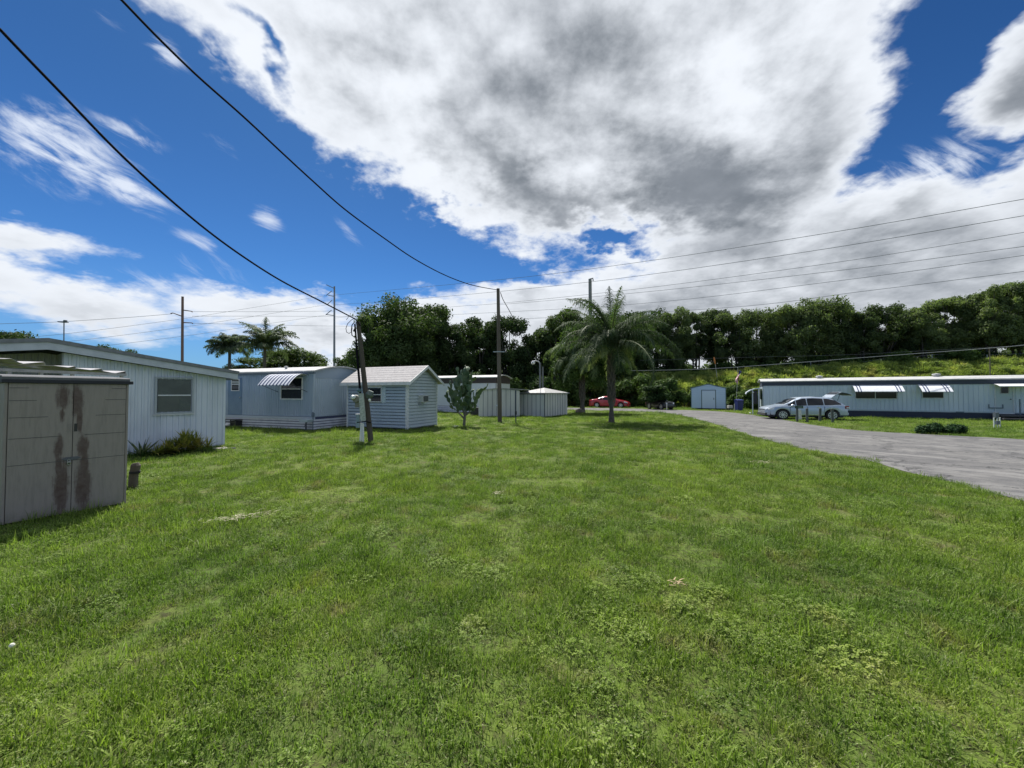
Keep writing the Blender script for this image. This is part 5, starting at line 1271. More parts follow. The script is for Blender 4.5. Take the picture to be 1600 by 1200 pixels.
def broadleaf(seed, H, W, n, size, base=.25, nb=26, m=OAK, flat=.8, trunkw=.32, multi=1):
    rng = np.random.default_rng(seed); blobs = []; limbs = []
    for k in range(nb):
        a = rng.random()*6.28; f = rng.random(); z = base+(1-base)*(.12+.80*f)
        env = math.sqrt(max(.05, 1-((z-(base+.45*(1-base)))/(.62*(1-base)))**2)); r = W/2*env*math.sqrt(rng.random())*.80
        br = W*(.055+.095*rng.random()); blobs.append((r*math.cos(a), r*math.sin(a), min(z*H, H-br*.75), br))
    root = bpy.data.objects.new('tree', None); col.objects.link(root)
    mb = MB(); r_ = random.Random(seed)
    for t_ in range(multi):
        ox, oy = (r_.uniform(-.9, .9), r_.uniform(-.5, .5)) if multi > 1 else (0, 0); lean = (ox*1.6, oy*1.6)
        tw = trunkw*(1 if multi == 1 else .62)
        top_ = Vector((lean[0], lean[1], H*(base+.28))); mb.tube([(ox, oy, -.3), (ox*1.1, oy, H*.12), tuple(top_*.6+Vector((ox*.3, 0, 0))), tuple(top_)], [tw*1.4, tw, tw*.8, tw*.5], 9)
    for k, (x, y, z, br) in enumerate(blobs[:14]):
        st = Vector((r_.uniform(-.3, .3), r_.uniform(-.3, .3), H*(base+r_.uniform(-.08, .2)))); e = Vector((x, y, z)); md = st.lerp(e, .5)+Vector((0, 0, -.06*H*r_.random()))
        mb.tube([tuple(st), tuple(md), tuple(e)], [tw*.5, tw*.3, .04], 6)
    mb.build('trunk', BARK, root)
    V, Q = leaf_cloud(rng, blobs, n, size); np_mesh('crown', V, Q, m, root)
    return root
def place(proto, used, x, y, z, sx, sz, rz, name, label, cat, group=None):
    o = proto if not used else copy_tree(proto)
    o.name = name; o.location = (x, y, z); o.rotation_euler = (0, 0, rz); o.scale = (sx, sx, sz)
    for k_ in ('group',):
        if k_ in o: del o[k_]
    return tag(o, label, cat, group)
# embankment trees (unit height 12)
protos = [broadleaf(11+k, 12, (9.6, 8.0, 10.4, 7.4, 9)[k], 22000, .16, (.12, .20, .06, .24, .10)[k], 62, OAKR, multi=(1, 2, 1, 3, 2)[k], trunkw=.26) for k in range(5)]
random.seed(21); usedp = set()
tops = [(1052, 482), (1085, 486), (1118, 483), (1150, 487), (1182, 483), (1214, 486), (1248, 476), (1280, 466), (1312, 470), (1345, 484), (1378, 476), (1412, 478), (1446, 474), (1482, 464), (1520, 458), (1556, 446), (1592, 440), (1640, 436), (1690, 440)]
for k, (px, py) in enumerate(tops):
    q = 3.0+1.8*(k % 3); A2, B2 = BA-bnn*q, BB-bnn*q; X, Y = sheet((A2.x, A2.y), (B2.x, B2.y), px)
    zt_ = at(px, py, Y).z; zb_ = berm_h(X, Y)-.2; H = zt_-zb_; j = (k*3+k//5) % 5
    ordn = ['leftmost', 'second from left', 'third from left', 'fourth from left', 'fifth from left', 'sixth from left', 'seventh from left', 'eighth from left', 'ninth from left', 'middle', 'ninth from right', 'eighth from right', 'seventh from right', 'sixth from right', 'fifth from right', 'fourth from right', 'third from right', 'second from right', 'rightmost'][k]
    s_ = H/12; place(protos[j], j in usedp, X, Y, zb_, s_*random.uniform(.80, .98), s_, random.uniform(0, 6.28), 'broadleaf_tree', 'dark leafy tree on the embankment top, %s of the row' % ordn, 'tree', 'trees along the embankment top'); usedp.add(j)
# big oaks, centre-left
op = [broadleaf(41, 14, 13, 34000, .17, .10, 70, OAK, trunkw=.5), broadleaf(47, 13, 10, 24000, .165, .08, 56, OAK, trunkw=.4), broadleaf(53, 12, 8, 20000, .16, .10, 50, OAK, trunkw=.35)]
usedo = set()
oaks = [(622, 462, 52, 0, 1.0, 'biggest dark oak, tallest crown right of the leaning pole'), (585, 492, 49, 2, .85, 'dark oak limb mass directly behind the leaning pole'), (668, 474, 56, 1, .95, 'dark oak behind the blue garden shed roof, right of the biggest'),
        (712, 502, 58, 1, .9, 'dark tree behind the prickly pear'), (752, 490, 60, 2, 1.0, 'dark tree just left of the tall lawn pole'), (795, 492, 60, 1, .85, 'dark tree just right of the tall lawn pole'),
        (838, 508, 62, 2, 1.0, 'dark tree behind the street lamp'), (878, 476, 60, 2, .95, 'tall dark tree left of the thick concrete pole'), (925, 492, 62, 1, .9, 'dark tree in front of the concrete pole, behind the palm'),
        (978, 486, 62, 1, .9, 'dark tree behind the right fronds of the palm'), (1020, 482, 64, 0, .8, 'broad dark tree between the palm and the embankment')]
for k, (px, py, D, j, w, lb) in enumerate(oaks):
    q = at(px, py, D); s_ = q.z/(14, 13, 12)[j]
    place(op[j], j in usedo, q.x, D, 0, s_*w, s_, random.uniform(0, 6.28), 'oak_tree', lb, 'tree'); usedo.add(j)
# far left small trees
for (px, py, D, s, lb) in ((462, 546, 62, .55, 'low dark bushy tree behind the blue-grey home, right of the feather palms'), (425, 556, 60, .5, 'dark bushy tree at the foot of the feather palms'), (374, 568, 56, .36, 'low dark bush between the two feather palms and the white roof'),
                           (541, 557, 110, .7, 'tiny distant tree right of the slender steel pole'), (5, 515, 45, .55, 'dark tree top at the left edge above the white home'), (178, 541, 60, .5, 'small tree tip peeking over the white home roof')):
    q = at(px, py, D); H = q.z; j = 1; c_ = copy_tree(op[j]); c_.name = 'broadleaf_tree'; c_.location = (q.x, D, 0); z_ = H/13; c_.scale = (z_*(2.1 if px in (462, 425) else 1.0),)*2+(z_,); c_.rotation_euler = (0, 0, random.uniform(0, 6)); tag(c_, lb, 'tree')
rng = np.random.default_rng(71); bl_ = []
for k in range(230):
    px = rng.uniform(540, 1760); D = rng.uniform(84, 98) if px < 1040 else 0
    if D: q = at(px, 600, D); bl_.append((q.x, D, rng.uniform(.5, 9.5), rng.uniform(1.6, 2.8)))
    else:
        A2, B2 = BA-bnn*rng.uniform(17, 23), BB-bnn*rng.uniform(17, 23); X, Y = sheet((A2.x, A2.y), (B2.x, B2.y), px); ht = 7 if px < 1300 else 10.5
        bl_.append((X, Y, rng.uniform(4, ht), rng.uniform(1.3, 2.4)))
V, Q = leaf_cloud(rng, bl_, 75000, .34); o_ = np_mesh('distant_wood', V, Q, OAK); tag(o_, 'dark thicket filling the gaps far behind the tree row', None, None, 'stuff')
# ------------------------------------------------------------------ shrubs and hedge
def shrub(seed, W, H, n, size=.11):
    rng = np.random.default_rng(seed); blobs = []
    for k in range(14):
        a = rng.random()*6.28; r = W/2*math.sqrt(rng.random())*.75; br = W*(.13+.08*rng.random()); blobs.append((r*math.cos(a), r*math.sin(a)*.8, max(br*.5, rng.random()*(H-br)), br))
    root = bpy.data.objects.new('shrub', None); col.objects.link(root)
    V, Q = leaf_cloud(rng, blobs, n, size); np_mesh('foliage', V, Q, SHR, root)
    mb = MB(); [mb.tube([(0, 0, -.1), (b[0]*.5, b[1]*.5, b[2]*.5), b[:3]], [.05, .035, .015], 5) for b in blobs[:7]]; mb.build('stems', BARK, root)
    return root
sp = [shrub(61, 4, 3, 8000, .15), shrub(67, 4, 3.4, 8000, .14)]; useds = set()
bl = [(700, 52, 5, 4.5, 'behind the far white home, left part'), (745, 53, 5, 4.8, 'behind the far white home, right part'), (795, 54, 5, 4.5, 'between the far white home and the low metal sheds'), (838, 53, 5, 4.6, 'behind the street lamp'), (880, 54, 5, 4.4, 'left of the leaning second palm, far side of the road'),
      (915, 53, 5.5, 5, 'left of the red car, far side of the road'), (955, 53.5, 5, 4.2, 'directly behind the red car'), (995, 52, 5, 4.6, 'right of the red car'), (1022, 49, 3.6, 3.4, 'over the rear of the black off-roader'), (1040, 50.5, 4.4, 3.9, 'above the roof of the black off-roader'),
      (1070, 50, 3.4, 2.6, 'left of the small pale blue shed'), (1141, 47.5, 3.2, 2.9, 'right of the small pale blue shed, behind the bin'), (1158, 45, 3.0, 2.3, 'behind the blue bin'), (1176, 43, 3.0, 2.4, 'behind the porch of the long pale blue home'), (655, 50, 5, 4, 'behind the blue garden shed'), (610, 50, 5, 4, 'behind the gap left of the blue garden shed')]
for k, (px, D, W, H, lb) in enumerate(bl):
    q = at(px, 600, D); j = k % 2; place(sp[j], j in useds, q.x, D, max(0, berm_h(q.x, D)-.3) if px > 1000 else 0, W/4, H/3.2, random.uniform(0, 6), 'shrub', 'dense dark green shrub '+lb, 'shrub', 'shrubs along the far side'); useds.add(j)
q = G(1040, 641); c_ = copy_tree(sp[1]); c_.name = 'shrub'; c_.location = (q.x-.3, q.y+1.9, 1.0); c_.scale = (.95, .8, .55); tag(c_, 'overhanging leafy bough shading the black off-roader', 'shrub')
for k in range(22):
    q = BA+bd*(4+k*2.9)-bnn*(1.2+1.6*(k % 2)); z_ = berm_h(q.x, q.y)
    c_ = copy_tree(sp[k % 2]); c_.name = 'shrub'; c_.location = (q.x, q.y, z_-.4); w_ = random.uniform(.7, 1.15); c_.scale = (w_, w_, random.uniform(.5, .95)); c_.rotation_euler = (0, 0, k*1.7)
    tag(c_, 'dark understorey shrub on the embankment crest, number %s from its left end' % ('one two three four five six seven eight nine ten eleven twelve thirteen fourteen fifteen sixteen seventeen eighteen nineteen twenty twenty-one twenty-two'.split()[k]), 'shrub', 'understorey shrubs on the embankment crest')
# low juniper right
rng = np.random.default_rng(9); p = G(1474, 678); root = thing('juniper_bush', 'low spreading dark green bush in the grass strip beyond the road', 'bush', p)
blobs = [(x, rng.uniform(-.2, .2), rng.uniform(.10, .26), .24) for x in (-.82, -.6, -.38, -.15, .05, .28, .5, .72, -.55, .62)]+[(-.35, 0, .34, .2), (.45, 0, .30, .18)]
V, Q = leaf_cloud(rng, blobs, 5200, .05); np_mesh('foliage', V, Q, leafmat('juniper_leaves', (.012, .032, .015), (.035, .075, .03), .2, 3), root)

# ------------------------------------------------------------------ prickly pear
random.seed(31); p = G(725, 666.5); root = thing('prickly_pear', 'tall prickly pear cactus with many upright pads between the blue shed and the metal shed', 'cactus', p)
CAC = mat('cactus_pad', (.055, .105, .050), .5, c2=(.11, .15, .070), nscale=5); CACT = mat('cactus_trunk', (.14, .135, .11), .9, c2=(.09, .085, .07), nscale=8)
pads = MB(); npad = 0
def pad(base, dirv, L, w, yaw, T=.05):
    global npad
    d_ = Vector(dirv).normalized(); s_ = Vector((math.cos(yaw), math.sin(yaw), 0)); s_ = (s_-d_*s_.dot(d_)).normalized(); n_ = d_.cross(s_); i = len(pads.v); N = 10
    for q in range(N):
        a = 2*math.pi*q/N; u = .5-.5*math.cos(a); ww = math.sin(a)*(.42+.28*u)*w; c_ = Vector(base)+d_*L*u+s_*ww
        pads.v.append(tuple(c_+n_*T*.15)); pads.v.append(tuple(c_-n_*T*.15))
    m1 = Vector(base)+d_*L*.55; pads.v.append(tuple(m1+n_*T*.6)); pads.v.append(tuple(m1-n_*T*.6)); a_, b_ = i+2*N, i+2*N+1
    for q in range(N):
        q2 = (q+1) % N; pads.f += [(i+2*q, i+2*q2, a_), (i+2*q2+1, i+2*q+1, b_), (i+2*q+1, i+2*q2+1, i+2*q2, i+2*q)]
    npad += 1; return Vector(base)+d_*L*.93
def grow(base, d_, n, L=.34):
    L *= 1.18
    q = base
    for k in range(n):
        q = pad(q, d_, L*random.uniform(.85, 1.15), L*.64, random.uniform(-1.5, 1.5)); d_ = Vector((d_[0]*.7+random.uniform(-.25, .25), d_[1]*.7+random.uniform(-.25, .25), 1.0)).normalized()
        if random.random() < .95:
            dd = Vector((random.uniform(-.9, .9), random.uniform(-.7, .7), random.uniform(.3, 1))); e = pad(q-Vector((0, 0, L*.2)), dd, L*.85, L*.66, random.uniform(-1.2, 1.2))
            if random.random() < .4: pad(e, (dd.x*.4, dd.y*.4, 1), L*.7, L*.42, random.uniform(0, 3.14))
mb = MB(); mb.tube([(0, 0, -.05), (.02, 0, .3), (.05, 0, .62), (.1, .05, .95)], [.09, .075, .075, .06], 9); mb.tube([(.03, 0, .42), (-.16, 0, .62), (-.38, .02, .85)], [.05, .05, .04], 7); mb.tube([(.05, 0, .55), (-.05, .1, .8), (-.12, .12, 1.0)], [.05, .045, .04], 7); mb.tube([(.06, 0, .6), (.28, 0, .78)], [.05, .04], 7)
mb.build('trunk', CACT, root, smooth=True)
for (b0, dd, n_, L_) in (((-.38, 0, .85), (-.9, 0, .7), 4, .30), ((-.3, 0, .8), (-.35, .1, 1), 5, .34), ((-.12, .1, .95), (-.1, .2, 1), 5, .36), ((-.12, .0, .9), (-.3, -.3, 1), 5, .34), ((.1, .05, .9), (.1, 0, 1), 6, .36), ((.1, -.05, .9), (.3, -.2, 1), 5, .34), ((.1, .1, .85), (.0, .4, 1), 5, .36),
                 ((.28, 0, .76), (.8, 0, .5), 4, .30), ((.26, 0, .78), (.5, -.2, .9), 4, .34), ((.05, 0, .8), (.2, .3, 1), 6, .34), ((.2, 0, .85), (.3, 0, 1), 5, .36), ((-.2, 0, .85), (-.6, -.1, 1), 5, .32)):
    grow(Vector(b0), dd, n_, L_)
pads.build('pads', CAC, root)

# ------------------------------------------------------------------ palms
def frond(V, Q, RV, o, az, el0, L, droop, leaf, rng, dens=46, hang=.9, lw=.03):
    """one pinnate frond: arching rachis with two ranks of drooping leaflets"""
    ca, sa = math.cos(az), math.sin(az); p = np.array(o, float); el = el0; seg = 16; P_ = [p.copy()]; T_ = []
    for k in range(seg):
        t_ = np.array((ca*math.cos(el), sa*math.cos(el), math.sin(el))); T_.append(t_); p = p+t_*L/seg; P_.append(p.copy()); el -= droop/seg*(0.45+1.1*k/seg)
    T_.append(T_[-1]); RV.append([tuple(q) for q in P_]); side = np.array((-sa, ca, 0.0))
    for k in range(dens):
        f = .10+.90*k/dens; i = min(int(f*seg), seg-1); g_ = f*seg-i; b = P_[i]*(1-g_)+P_[i+1]*g_; t_ = T_[i]; ll = leaf*(math.sin(math.pi*min(1, f*.85+.15))**.6)*rng.uniform(.8, 1.1)
        for s_ in (-1, 1):
            d_ = side*s_*rng.uniform(.55, .95)+t_*rng.uniform(.3, .7)+np.array((0, 0, rng.uniform(-.35, .45))); d_ /= np.linalg.norm(d_)
            q = b.copy(); nn = np.cross(d_, t_); nn /= (np.linalg.norm(nn)+1e-9); w_ = np.cross(d_, nn); i0 = len(V)
            for m in range(4):
                ww = lw*(1, .9, .6, .08)[m]; V.append(tuple(q-w_*ww/2)); V.append(tuple(q+w_*ww/2)); q = q+d_*ll/3; d_ = d_+np.array((0, 0, -hang*rng.uniform(.5, .9))); d_ /= np.linalg.norm(d_)
            for m in range(3): a = i0+2*m; Q.append((a, a+1, a+3, a+2))
PALM = leafmat('palm_leaflets', (.030, .055, .030), (.130, .175, .085), .38, 2.2); PALMP = leafmat('pale_palm_leaflets', (.06, .085, .06), (.17, .21, .13), .3, 1.6)
PTR = mat('palm_trunk', (.12, .105, .09), .95, c2=(.06, .052, .045), nscale=7, bump=.7, bscale=25)
def palm(root, H, fr_list, trunk_r, seed, boots=True, m=PALM, leaf=.55, lw=.03, dens=46, hang=.9, lean=0.0):
    rng = np.random.default_rng(seed); V, Q, RV = [], [], []
    for (az, el, L, dr_) in fr_list: frond(V, Q, RV, (lean, 0, H), az, el, L, dr_, leaf, rng, dens, hang, lw)
    np_mesh('fronds', V, Q, m, root); mb = MB()
    for pts in RV: mb.tube(pts[::2], [.045*(1-k/10)+.008 for k in range(len(pts[::2]))], 5)
    mb.build('frond_stems', mat('palm_stem', (.10, .12, .05), .6), root, smooth=True)
    mb = MB(); N = 22; mb.tube([(lean*(k/N)**1.5, 0, -.1+(H+.1)*k/N) for k in range(N+1)], [trunk_r*(1.35-.5*min(1, k/4) if k < 4 else .86+.04*math.sin(k*2.6)) for k in range(N+1)], 12); tr = mb.build('trunk', PTR, root, smooth=True)
    if boots:
        mb = MB(); r_ = random.Random(seed)
        for k in range(64):
            z = H*(.22+.76*k/64); a = k*2.399; b0 = Vector((lean*(z/H)**1.5+math.cos(a)*trunk_r*.7, math.sin(a)*trunk_r*.7, z)); mb.tube([tuple(b0), tuple(b0+Vector((math.cos(a)*.10, math.sin(a)*.10, .22))), tuple(b0+Vector((math.cos(a)*.17, math.sin(a)*.17, .42+.2*r_.random())))], [.07, .05, .012], 5)
        mb.build('leaf_bases', mat('old_leaf_bases', (.15, .125, .10), .95, c2=(.07, .06, .05), nscale=9), tr)
# main palm
random.seed(77); p = G(955.5, 660.5); root = thing('palm_tree', 'large drooping feather palm standing alone in the lawn right of centre', 'palm tree', p)
fl = []
for k in range(30):
    az = k*2.399+.4; el = R(random.uniform(-5, 82)); fl.append((az, el, random.uniform(2.8, 5.1), R(random.uniform(70, 150))))
fl += [(R(85), R(88), 3.9, R(20)), (R(-60), R(86), 3.6, R(30)), (R(20), R(84), 3.4, R(35)), (R(200), R(78), 3.2, R(60))]
fl += [(R(a), R(e), L_, R(dd)) for a, e, L_, dd in ((5, 18, 4.6, 85), (-22, 24, 4.5, 95), (25, 30, 4.7, 100), (170, 20, 4.0, 90), (188, 50, 4.3, 110), (-60, 30, 3.8, 110), (240, 25, 3.6, 100), (0, 45, 3.9, 120), (-12, 30, 3.8, 110), (14, 58, 4.0, 125), (178, 42, 3.6, 130), (195, 30, 3.3, 130), (-35, 40, 3.4, 140), (215, 55, 3.4, 140))]
palm(root, 4.9, fl, .155, 5, leaf=.95, lw=.034, dens=64, hang=1.5)
V, Q, RV = [], [], []; rng = np.random.default_rng(3)
for a in range(14): frond(V, Q, RV, (0, 0, 4.6), a*.7, R(random.uniform(-25, 25)), random.uniform(2.0, 3.0), R(random.uniform(65, 95)), .5, rng, 50, 1.1, .034)
np_mesh('hanging_fronds', V, Q, leafmat('pale_old_fronds', (.09, .115, .07), (.25, .28, .17), .4, 2), root)
# second palm behind, to the left
p = G(910, 645.5); root = thing('palm_tree', 'second shaggy palm behind and left of the large palm', 'palm tree', p)
fl = [(k*2.399, R(random.uniform(10, 75)), random.uniform(3.2, 4.3), R(random.uniform(110, 165))) for k in range(46)]
palm(root, 4.9, fl, .22, 9, leaf=.9, lw=.05, dens=56, hang=1.1, lean=-.1)
MB().lathe([(.42, -.1), (.46, .12), (.34, .34), (.1, .42)], (-.22, -.1, 0), 'z', 9).build('root_stump', WOODP, root, smooth=True)
rng = np.random.default_rng(15); V, Q = leaf_cloud(rng, [(x, y_, z, r) for x, y_, z, r in ((-1.8, 0, 4.2, 1.1), (-.4, .4, 5.6, 1.5), (1.3, 0, 4.6, 1.3), (-1.1, -.3, 7.0, 1.0), (.8, .2, 7.2, 1.0), (-1.9, 0, 2.6, .8), (1.2, .2, 3.0, .9), (-1.6, .3, 5.8, 1.0), (1.9, .4, 6.0, 1.1), (.1, .3, 7.8, .8), (2.2, .3, 4.2, .9), (-.9, -.9, 3.6, .8), (.6, -.8, 3.9, .8))], 17000, .10); np_mesh('undergrowth_vines', V, Q, SHR, root)
# distant feather palms
p = at(358, 600, 52); p.z = 0; root = thing('palm_tree', 'distant feather palm with clear trunk, left of the pair behind the homes', 'palm tree', p)
H = at(358, 545, 52).z; fl = [(k*2.399, R(random.uniform(12, 85)), random.uniform(2.7, 3.4), R(random.uniform(75, 130))) for k in range(34)]
palm(root, H, fl, .2, 19, boots=False, m=PALMP, leaf=1.05, lw=.085, dens=50, hang=1.5)
p = at(413, 600, 48); p.z = 0; root = thing('palm_tree', 'distant feather palm with taller upright fronds, right of the pair behind the homes', 'palm tree', p)
H = at(413, 545, 48).z; fl = [(k*2.399, R(random.uniform(20, 88)), random.uniform(3.4, 4.6), R(random.uniform(70, 125))) for k in range(34)]+[(R(5), R(55), 5.0, R(105)), (R(-10), R(45), 4.7, R(110)), (R(8), R(35), 4.6, R(95)), (R(120), R(82), 4.8, R(40))]
palm(root, H, fl, .2, 23, boots=False, m=PALMP, leaf=1.05, lw=.085, dens=54, hang=1.4)

# ------------------------------------------------------------------ instanced ground cover (one object each)
def gn_scatter(name, P_, rot, scl, idx, protos_, label, cat=None):
    c_ = bpy.data.collections.new(name+'_tufts')
    for o_ in protos_: c_.objects.link(o_)
    me = bpy.data.meshes.new(name); me.vertices.add(len(P_)); me.vertices.foreach_set('co', np.asarray(P_, np.float32).ravel())
    for nm, typ, arr in (('rot', 'FLOAT_VECTOR', rot), ('scl', 'FLOAT', scl), ('idx', 'INT', idx)):
        a = me.attributes.new(nm, typ, 'POINT'); a.data.foreach_set('vector' if typ == 'FLOAT_VECTOR' else 'value', np.asarray(arr, np.int32 if typ == 'INT' else np.float32).ravel())
    me.update(); o = bpy.data.objects.new(name, me); col.objects.link(o)
    ng = bpy.data.node_groups.new(name, 'GeometryNodeTree'); ng.interface.new_socket('Geometry', in_out='INPUT', socket_type='NodeSocketGeometry'); ng.interface.new_socket('Geometry', in_out='OUTPUT', socket_type='NodeSocketGeometry')
    N, L_ = ng.nodes, ng.links; gi, go = N.new('NodeGroupInput'), N.new('NodeGroupOutput'); ip = N.new('GeometryNodeInstanceOnPoints'); ci = N.new('GeometryNodeCollectionInfo')
    ci.inputs['Collection'].default_value = c_; ci.inputs['Separate Children'].default_value = True; ci.inputs['Reset Children'].default_value = True
    L_.new(gi.outputs[0], ip.inputs['Points']); L_.new(ci.outputs[0], ip.inputs['Instance']); ip.inputs['Pick Instance'].default_value = True
    def at_(nm, typ):
        n_ = N.new('GeometryNodeInputNamedAttribute'); n_.data_type = typ; n_.inputs['Name'].default_value = nm; return next(s_ for s_ in n_.outputs if s_.enabled)
    L_.new(at_('idx', 'INT'), ip.inputs['Instance Index']); L_.new(at_('rot', 'FLOAT_VECTOR'), ip.inputs['Rotation']); L_.new(at_('scl', 'FLOAT'), ip.inputs['Scale']); L_.new(ip.outputs[0], go.inputs[0])
    md = o.modifiers.new('scatter', 'NODES'); md.node_group = ng
    return tag(o, label, cat, None, 'stuff')

gmat = bpy.data.materials.new('lawn_blades'); gmat.use_nodes = True; t = NT(gmat.node_tree); t.n.clear(); out = t.new('ShaderNodeOutputMaterial')
pos = t.new('ShaderNodeNewGeometry').outputs['Position']; oi = t.new('ShaderNodeObjectInfo')
c = grass_color(t, pos); c = t.mix(t.ss(t.m('ADD', t.noise(pos, 45, 2), t.m('MULTIPLY_ADD', oi.outputs['Random'], .36, -.18)), .30, .72), t.mix(1.0, c, (.50, .58, .5), 'MULTIPLY'), t.mix(1.0, c, (1.6, 1.5, 1.5), 'MULTIPLY'))
c = t.mix(t.ss(t.noise(pos, 75, 1), .60, .70, 0, .7), c, (.40, .38, .26))
pb_ = t.new('ShaderNodeBsdfPrincipled'); t.l.new(c, pb_.inputs['Base Color']); pb_.inputs['Roughness'].default_value = .6; pb_.inputs['Specular IOR Level'].default_value = .2
tr_ = t.new('ShaderNodeBsdfTranslucent'); t.l.new(t.mix(1.0, c, (1.3, 1.5, .7), 'MULTIPLY'), tr_.inputs[0]); ms = t.new('ShaderNodeMixShader'); ms.inputs[0].default_value = .38
t.l.new(pb_.outputs[0], ms.inputs[1]); t.l.new(tr_.outputs[0], ms.inputs[2]); t.l.new(ms.outputs[0], out.inputs[0])
def tuft(name, seed, n, rad, h, w, lean, m=gmat, seg=3):
    rng = np.random.default_rng(seed); V, Q = [], []
    for k in range(n):
        a = rng.random()*6.28; r = rad*math.sqrt(rng.random()); az = rng.random()*6.28; el = R(90-abs(rng.normal())*lean)
        blade(V, Q, (r*math.cos(a), r*math.sin(a), -.008), (math.cos(az)*math.cos(el), math.sin(az)*math.cos(el), max(.08, math.sin(el))), h*rng.uniform(.45, 1.25), w*rng.uniform(.7, 1.3), rng.uniform(.2, 1.3), seg)
    return np_mesh(name, V, Q, m, None, link=False)
def clover(name, seed, n, rad, h, s):
    rng = np.random.default_rng(seed); V, Q = [], []
    for k in range(n):
        a = rng.random()*6.28; r = rad*math.sqrt(rng.random()); c_ = np.array((r*math.cos(a), r*math.sin(a), h*rng.uniform(.3, 1.2))); a0 = rng.random()*6.28
        for j in range(rng.integers(2, 5)):
            a1 = a0+j*1.9; d_ = np.array((math.cos(a1), math.sin(a1), rng.uniform(-.3, .45))); sd = np.array((-math.sin(a1), math.cos(a1), 0)); L_ = s*rng.uniform(.6, 1.2); i = len(V)
            V += [tuple(c_), tuple(c_+d_*L_*.55-sd*L_*.32), tuple(c_+d_*L_), tuple(c_+d_*L_*.55+sd*L_*.32)]; Q.append((i, i+1, i+2, i+3))
    return np_mesh(name, V, Q, gmat, None, link=False)
TP = [tuft('a_tuft', 1, 90, .13, .075, .0050, 38), tuft('b_tuft', 2, 100, .14, .060, .0055, 50), tuft('c_tuft', 3, 80, .12, .095, .0045, 32), clover('d_clover', 4, 60, .15, .055, .018), clover('e_clover', 5, 70, .15, .045, .013), tuft('f_tuft', 6, 26, .09, .15, .006, 30), tuft('g_tuft', 7, 110, .15, .05, .006, 60)]
rng = np.random.default_rng(99)
PX, PY, SC_ = [], [], []
def band(y0, y1, dens, s0, xk=1.5):
    n_ = int(dens*(y1*y1-y0*y0)*xk); y = np.sqrt(rng.random(n_)*(y1*y1-y0*y0)+y0*y0); x = (rng.random(n_)*2-1)*(y*xk+.6); PX.append(x); PY.append(y); SC_.append(np.full(n_, s0)*rng.uniform(.7, 1.3, n_))
band(.7, 4.5, 130, .92); band(4.5, 9, 70, 1.05); band(9, 18, 26, 1.25); band(18, 34, 8, 1.7); band(34, 60, 2.2, 2.3)
x, y, s = map(np.concatenate, (PX, PY, SC_))
# keep off the road and out of the buildings; thin towards worn patches
jx, jy = rng.normal(size=len(x))*.09, rng.normal(size=len(x))*.09; keep = ~in_poly(x+jx, y+jy, ROAD)
def rect_of(fr_, x0, x1, y0, y1): return [tuple(fr_.w(a, b_).xy) for a, b_ in ((x0, y0), (x1, y0), (x1, y1), (x0, y1))]
for poly in (rect_of(sh, 0, 1.26, 0, .95), rect_of(b1, -.5, 7.8, 0, 12), rect_of(b2, 0, 9, 0, 3.7), rect_of(b3, 0, 3.8, 0, 2.6), rect_of(b4, 0, 10, 0, 3.6), rect_of(b5, 0, 3.2, 0, 2.4), rect_of(b6, 0, 2.35, 0, 3.6), rect_of(b7, 0, 21, 0, 3.6), rect_of(b8, 0, 3.78, 0, 4.2)): keep &= ~in_poly(x, y, poly)
keep &= y < 50
nv = np.array([mnoise.noise(Vector((a*.8, b_*.8, 0)))+.5*mnoise.noise(Vector((a*2.7, b_*2.7, 4))) for a, b_ in zip(x, y)])
keep &= (nv > -.52) | (rng.random(len(x)) < .35)
x, y, s, nv = x[keep], y[keep], s[keep], nv[keep]
n_ = len(x); rr = rng.random(n_); nw = np.array([mnoise.noise(Vector((a*.45+9, b_*.45, 3)))+.6*mnoise.noise(Vector((a*1.6, b_*1.6, 8))) for a, b_ in zip(x, y)])
idx = np.where(rr < .30, 0, np.where(rr < .58, 1, np.where(rr < .72, 2, 6)))
idx = np.where(rng.random(n_) < np.clip(.03+nw*.45, .01, .22), np.where(rng.random(n_) < .5, 3, 4), idx)
idx = np.where((rng.random(n_) < .035) & (y < 14), 5, idx)
s = s*(1+.35*np.clip(nv, -1, 1))
rot = np.stack([rng.normal(size=n_)*.10, rng.normal(size=n_)*.10, rng.random(n_)*6.28], 1)
gn_scatter('lawn_grass', np.stack([x, y, np.zeros(n_)], 1), rot, s, idx, TP, 'short uneven green lawn with clover patches', None)
# embankment growth
bg = leafmat('embankment_growth', (.14, .19, .06), (.36, .42, .13), .4, .45, (.46, .42, .16), 5.0)
BG = [tuft('a_growth', 21, 160, .55, .75, .045, 42, bg, 3), tuft('b_growth', 22, 200, .6, .55, .06, 58, bg, 3)]
def lumps(name, seed):
    rng = np.random.default_rng(seed); V, Q = leaf_cloud(rng, [(rng.uniform(-.4, .4), rng.uniform(-.4, .4), rng.uniform(0, .35), .35) for k in range(5)], 420, .09); return np_mesh(name, V, Q, bg, None, link=False)
BG.append(lumps('c_growth', 23))
n_ = 9500; ss_ = rng.random(n_)*108-24; qq = rng.random(n_)*15-5.2
PP_ = []; 
for a, b_ in zip(ss_, qq):
    q = BA+bd*float(a)+bnn*float(b_); h = berm_h(q.x, q.y); PP_.append((q.x, q.y, h-.05))
PP_ = np.array(PP_); k_ = (PP_[:, 2] > .15) & ~in_poly(PP_[:, 0], PP_[:, 1], rect_of(b8, -.2, 4, -.2, 4.4)) & ~in_poly(PP_[:, 0], PP_[:, 1], rect_of(b7, -.2, 21.2, -.2, 3.8)) & ~in_poly(PP_[:, 0], PP_[:, 1], ROAD)
PP_ = PP_[k_]; n_ = len(PP_)
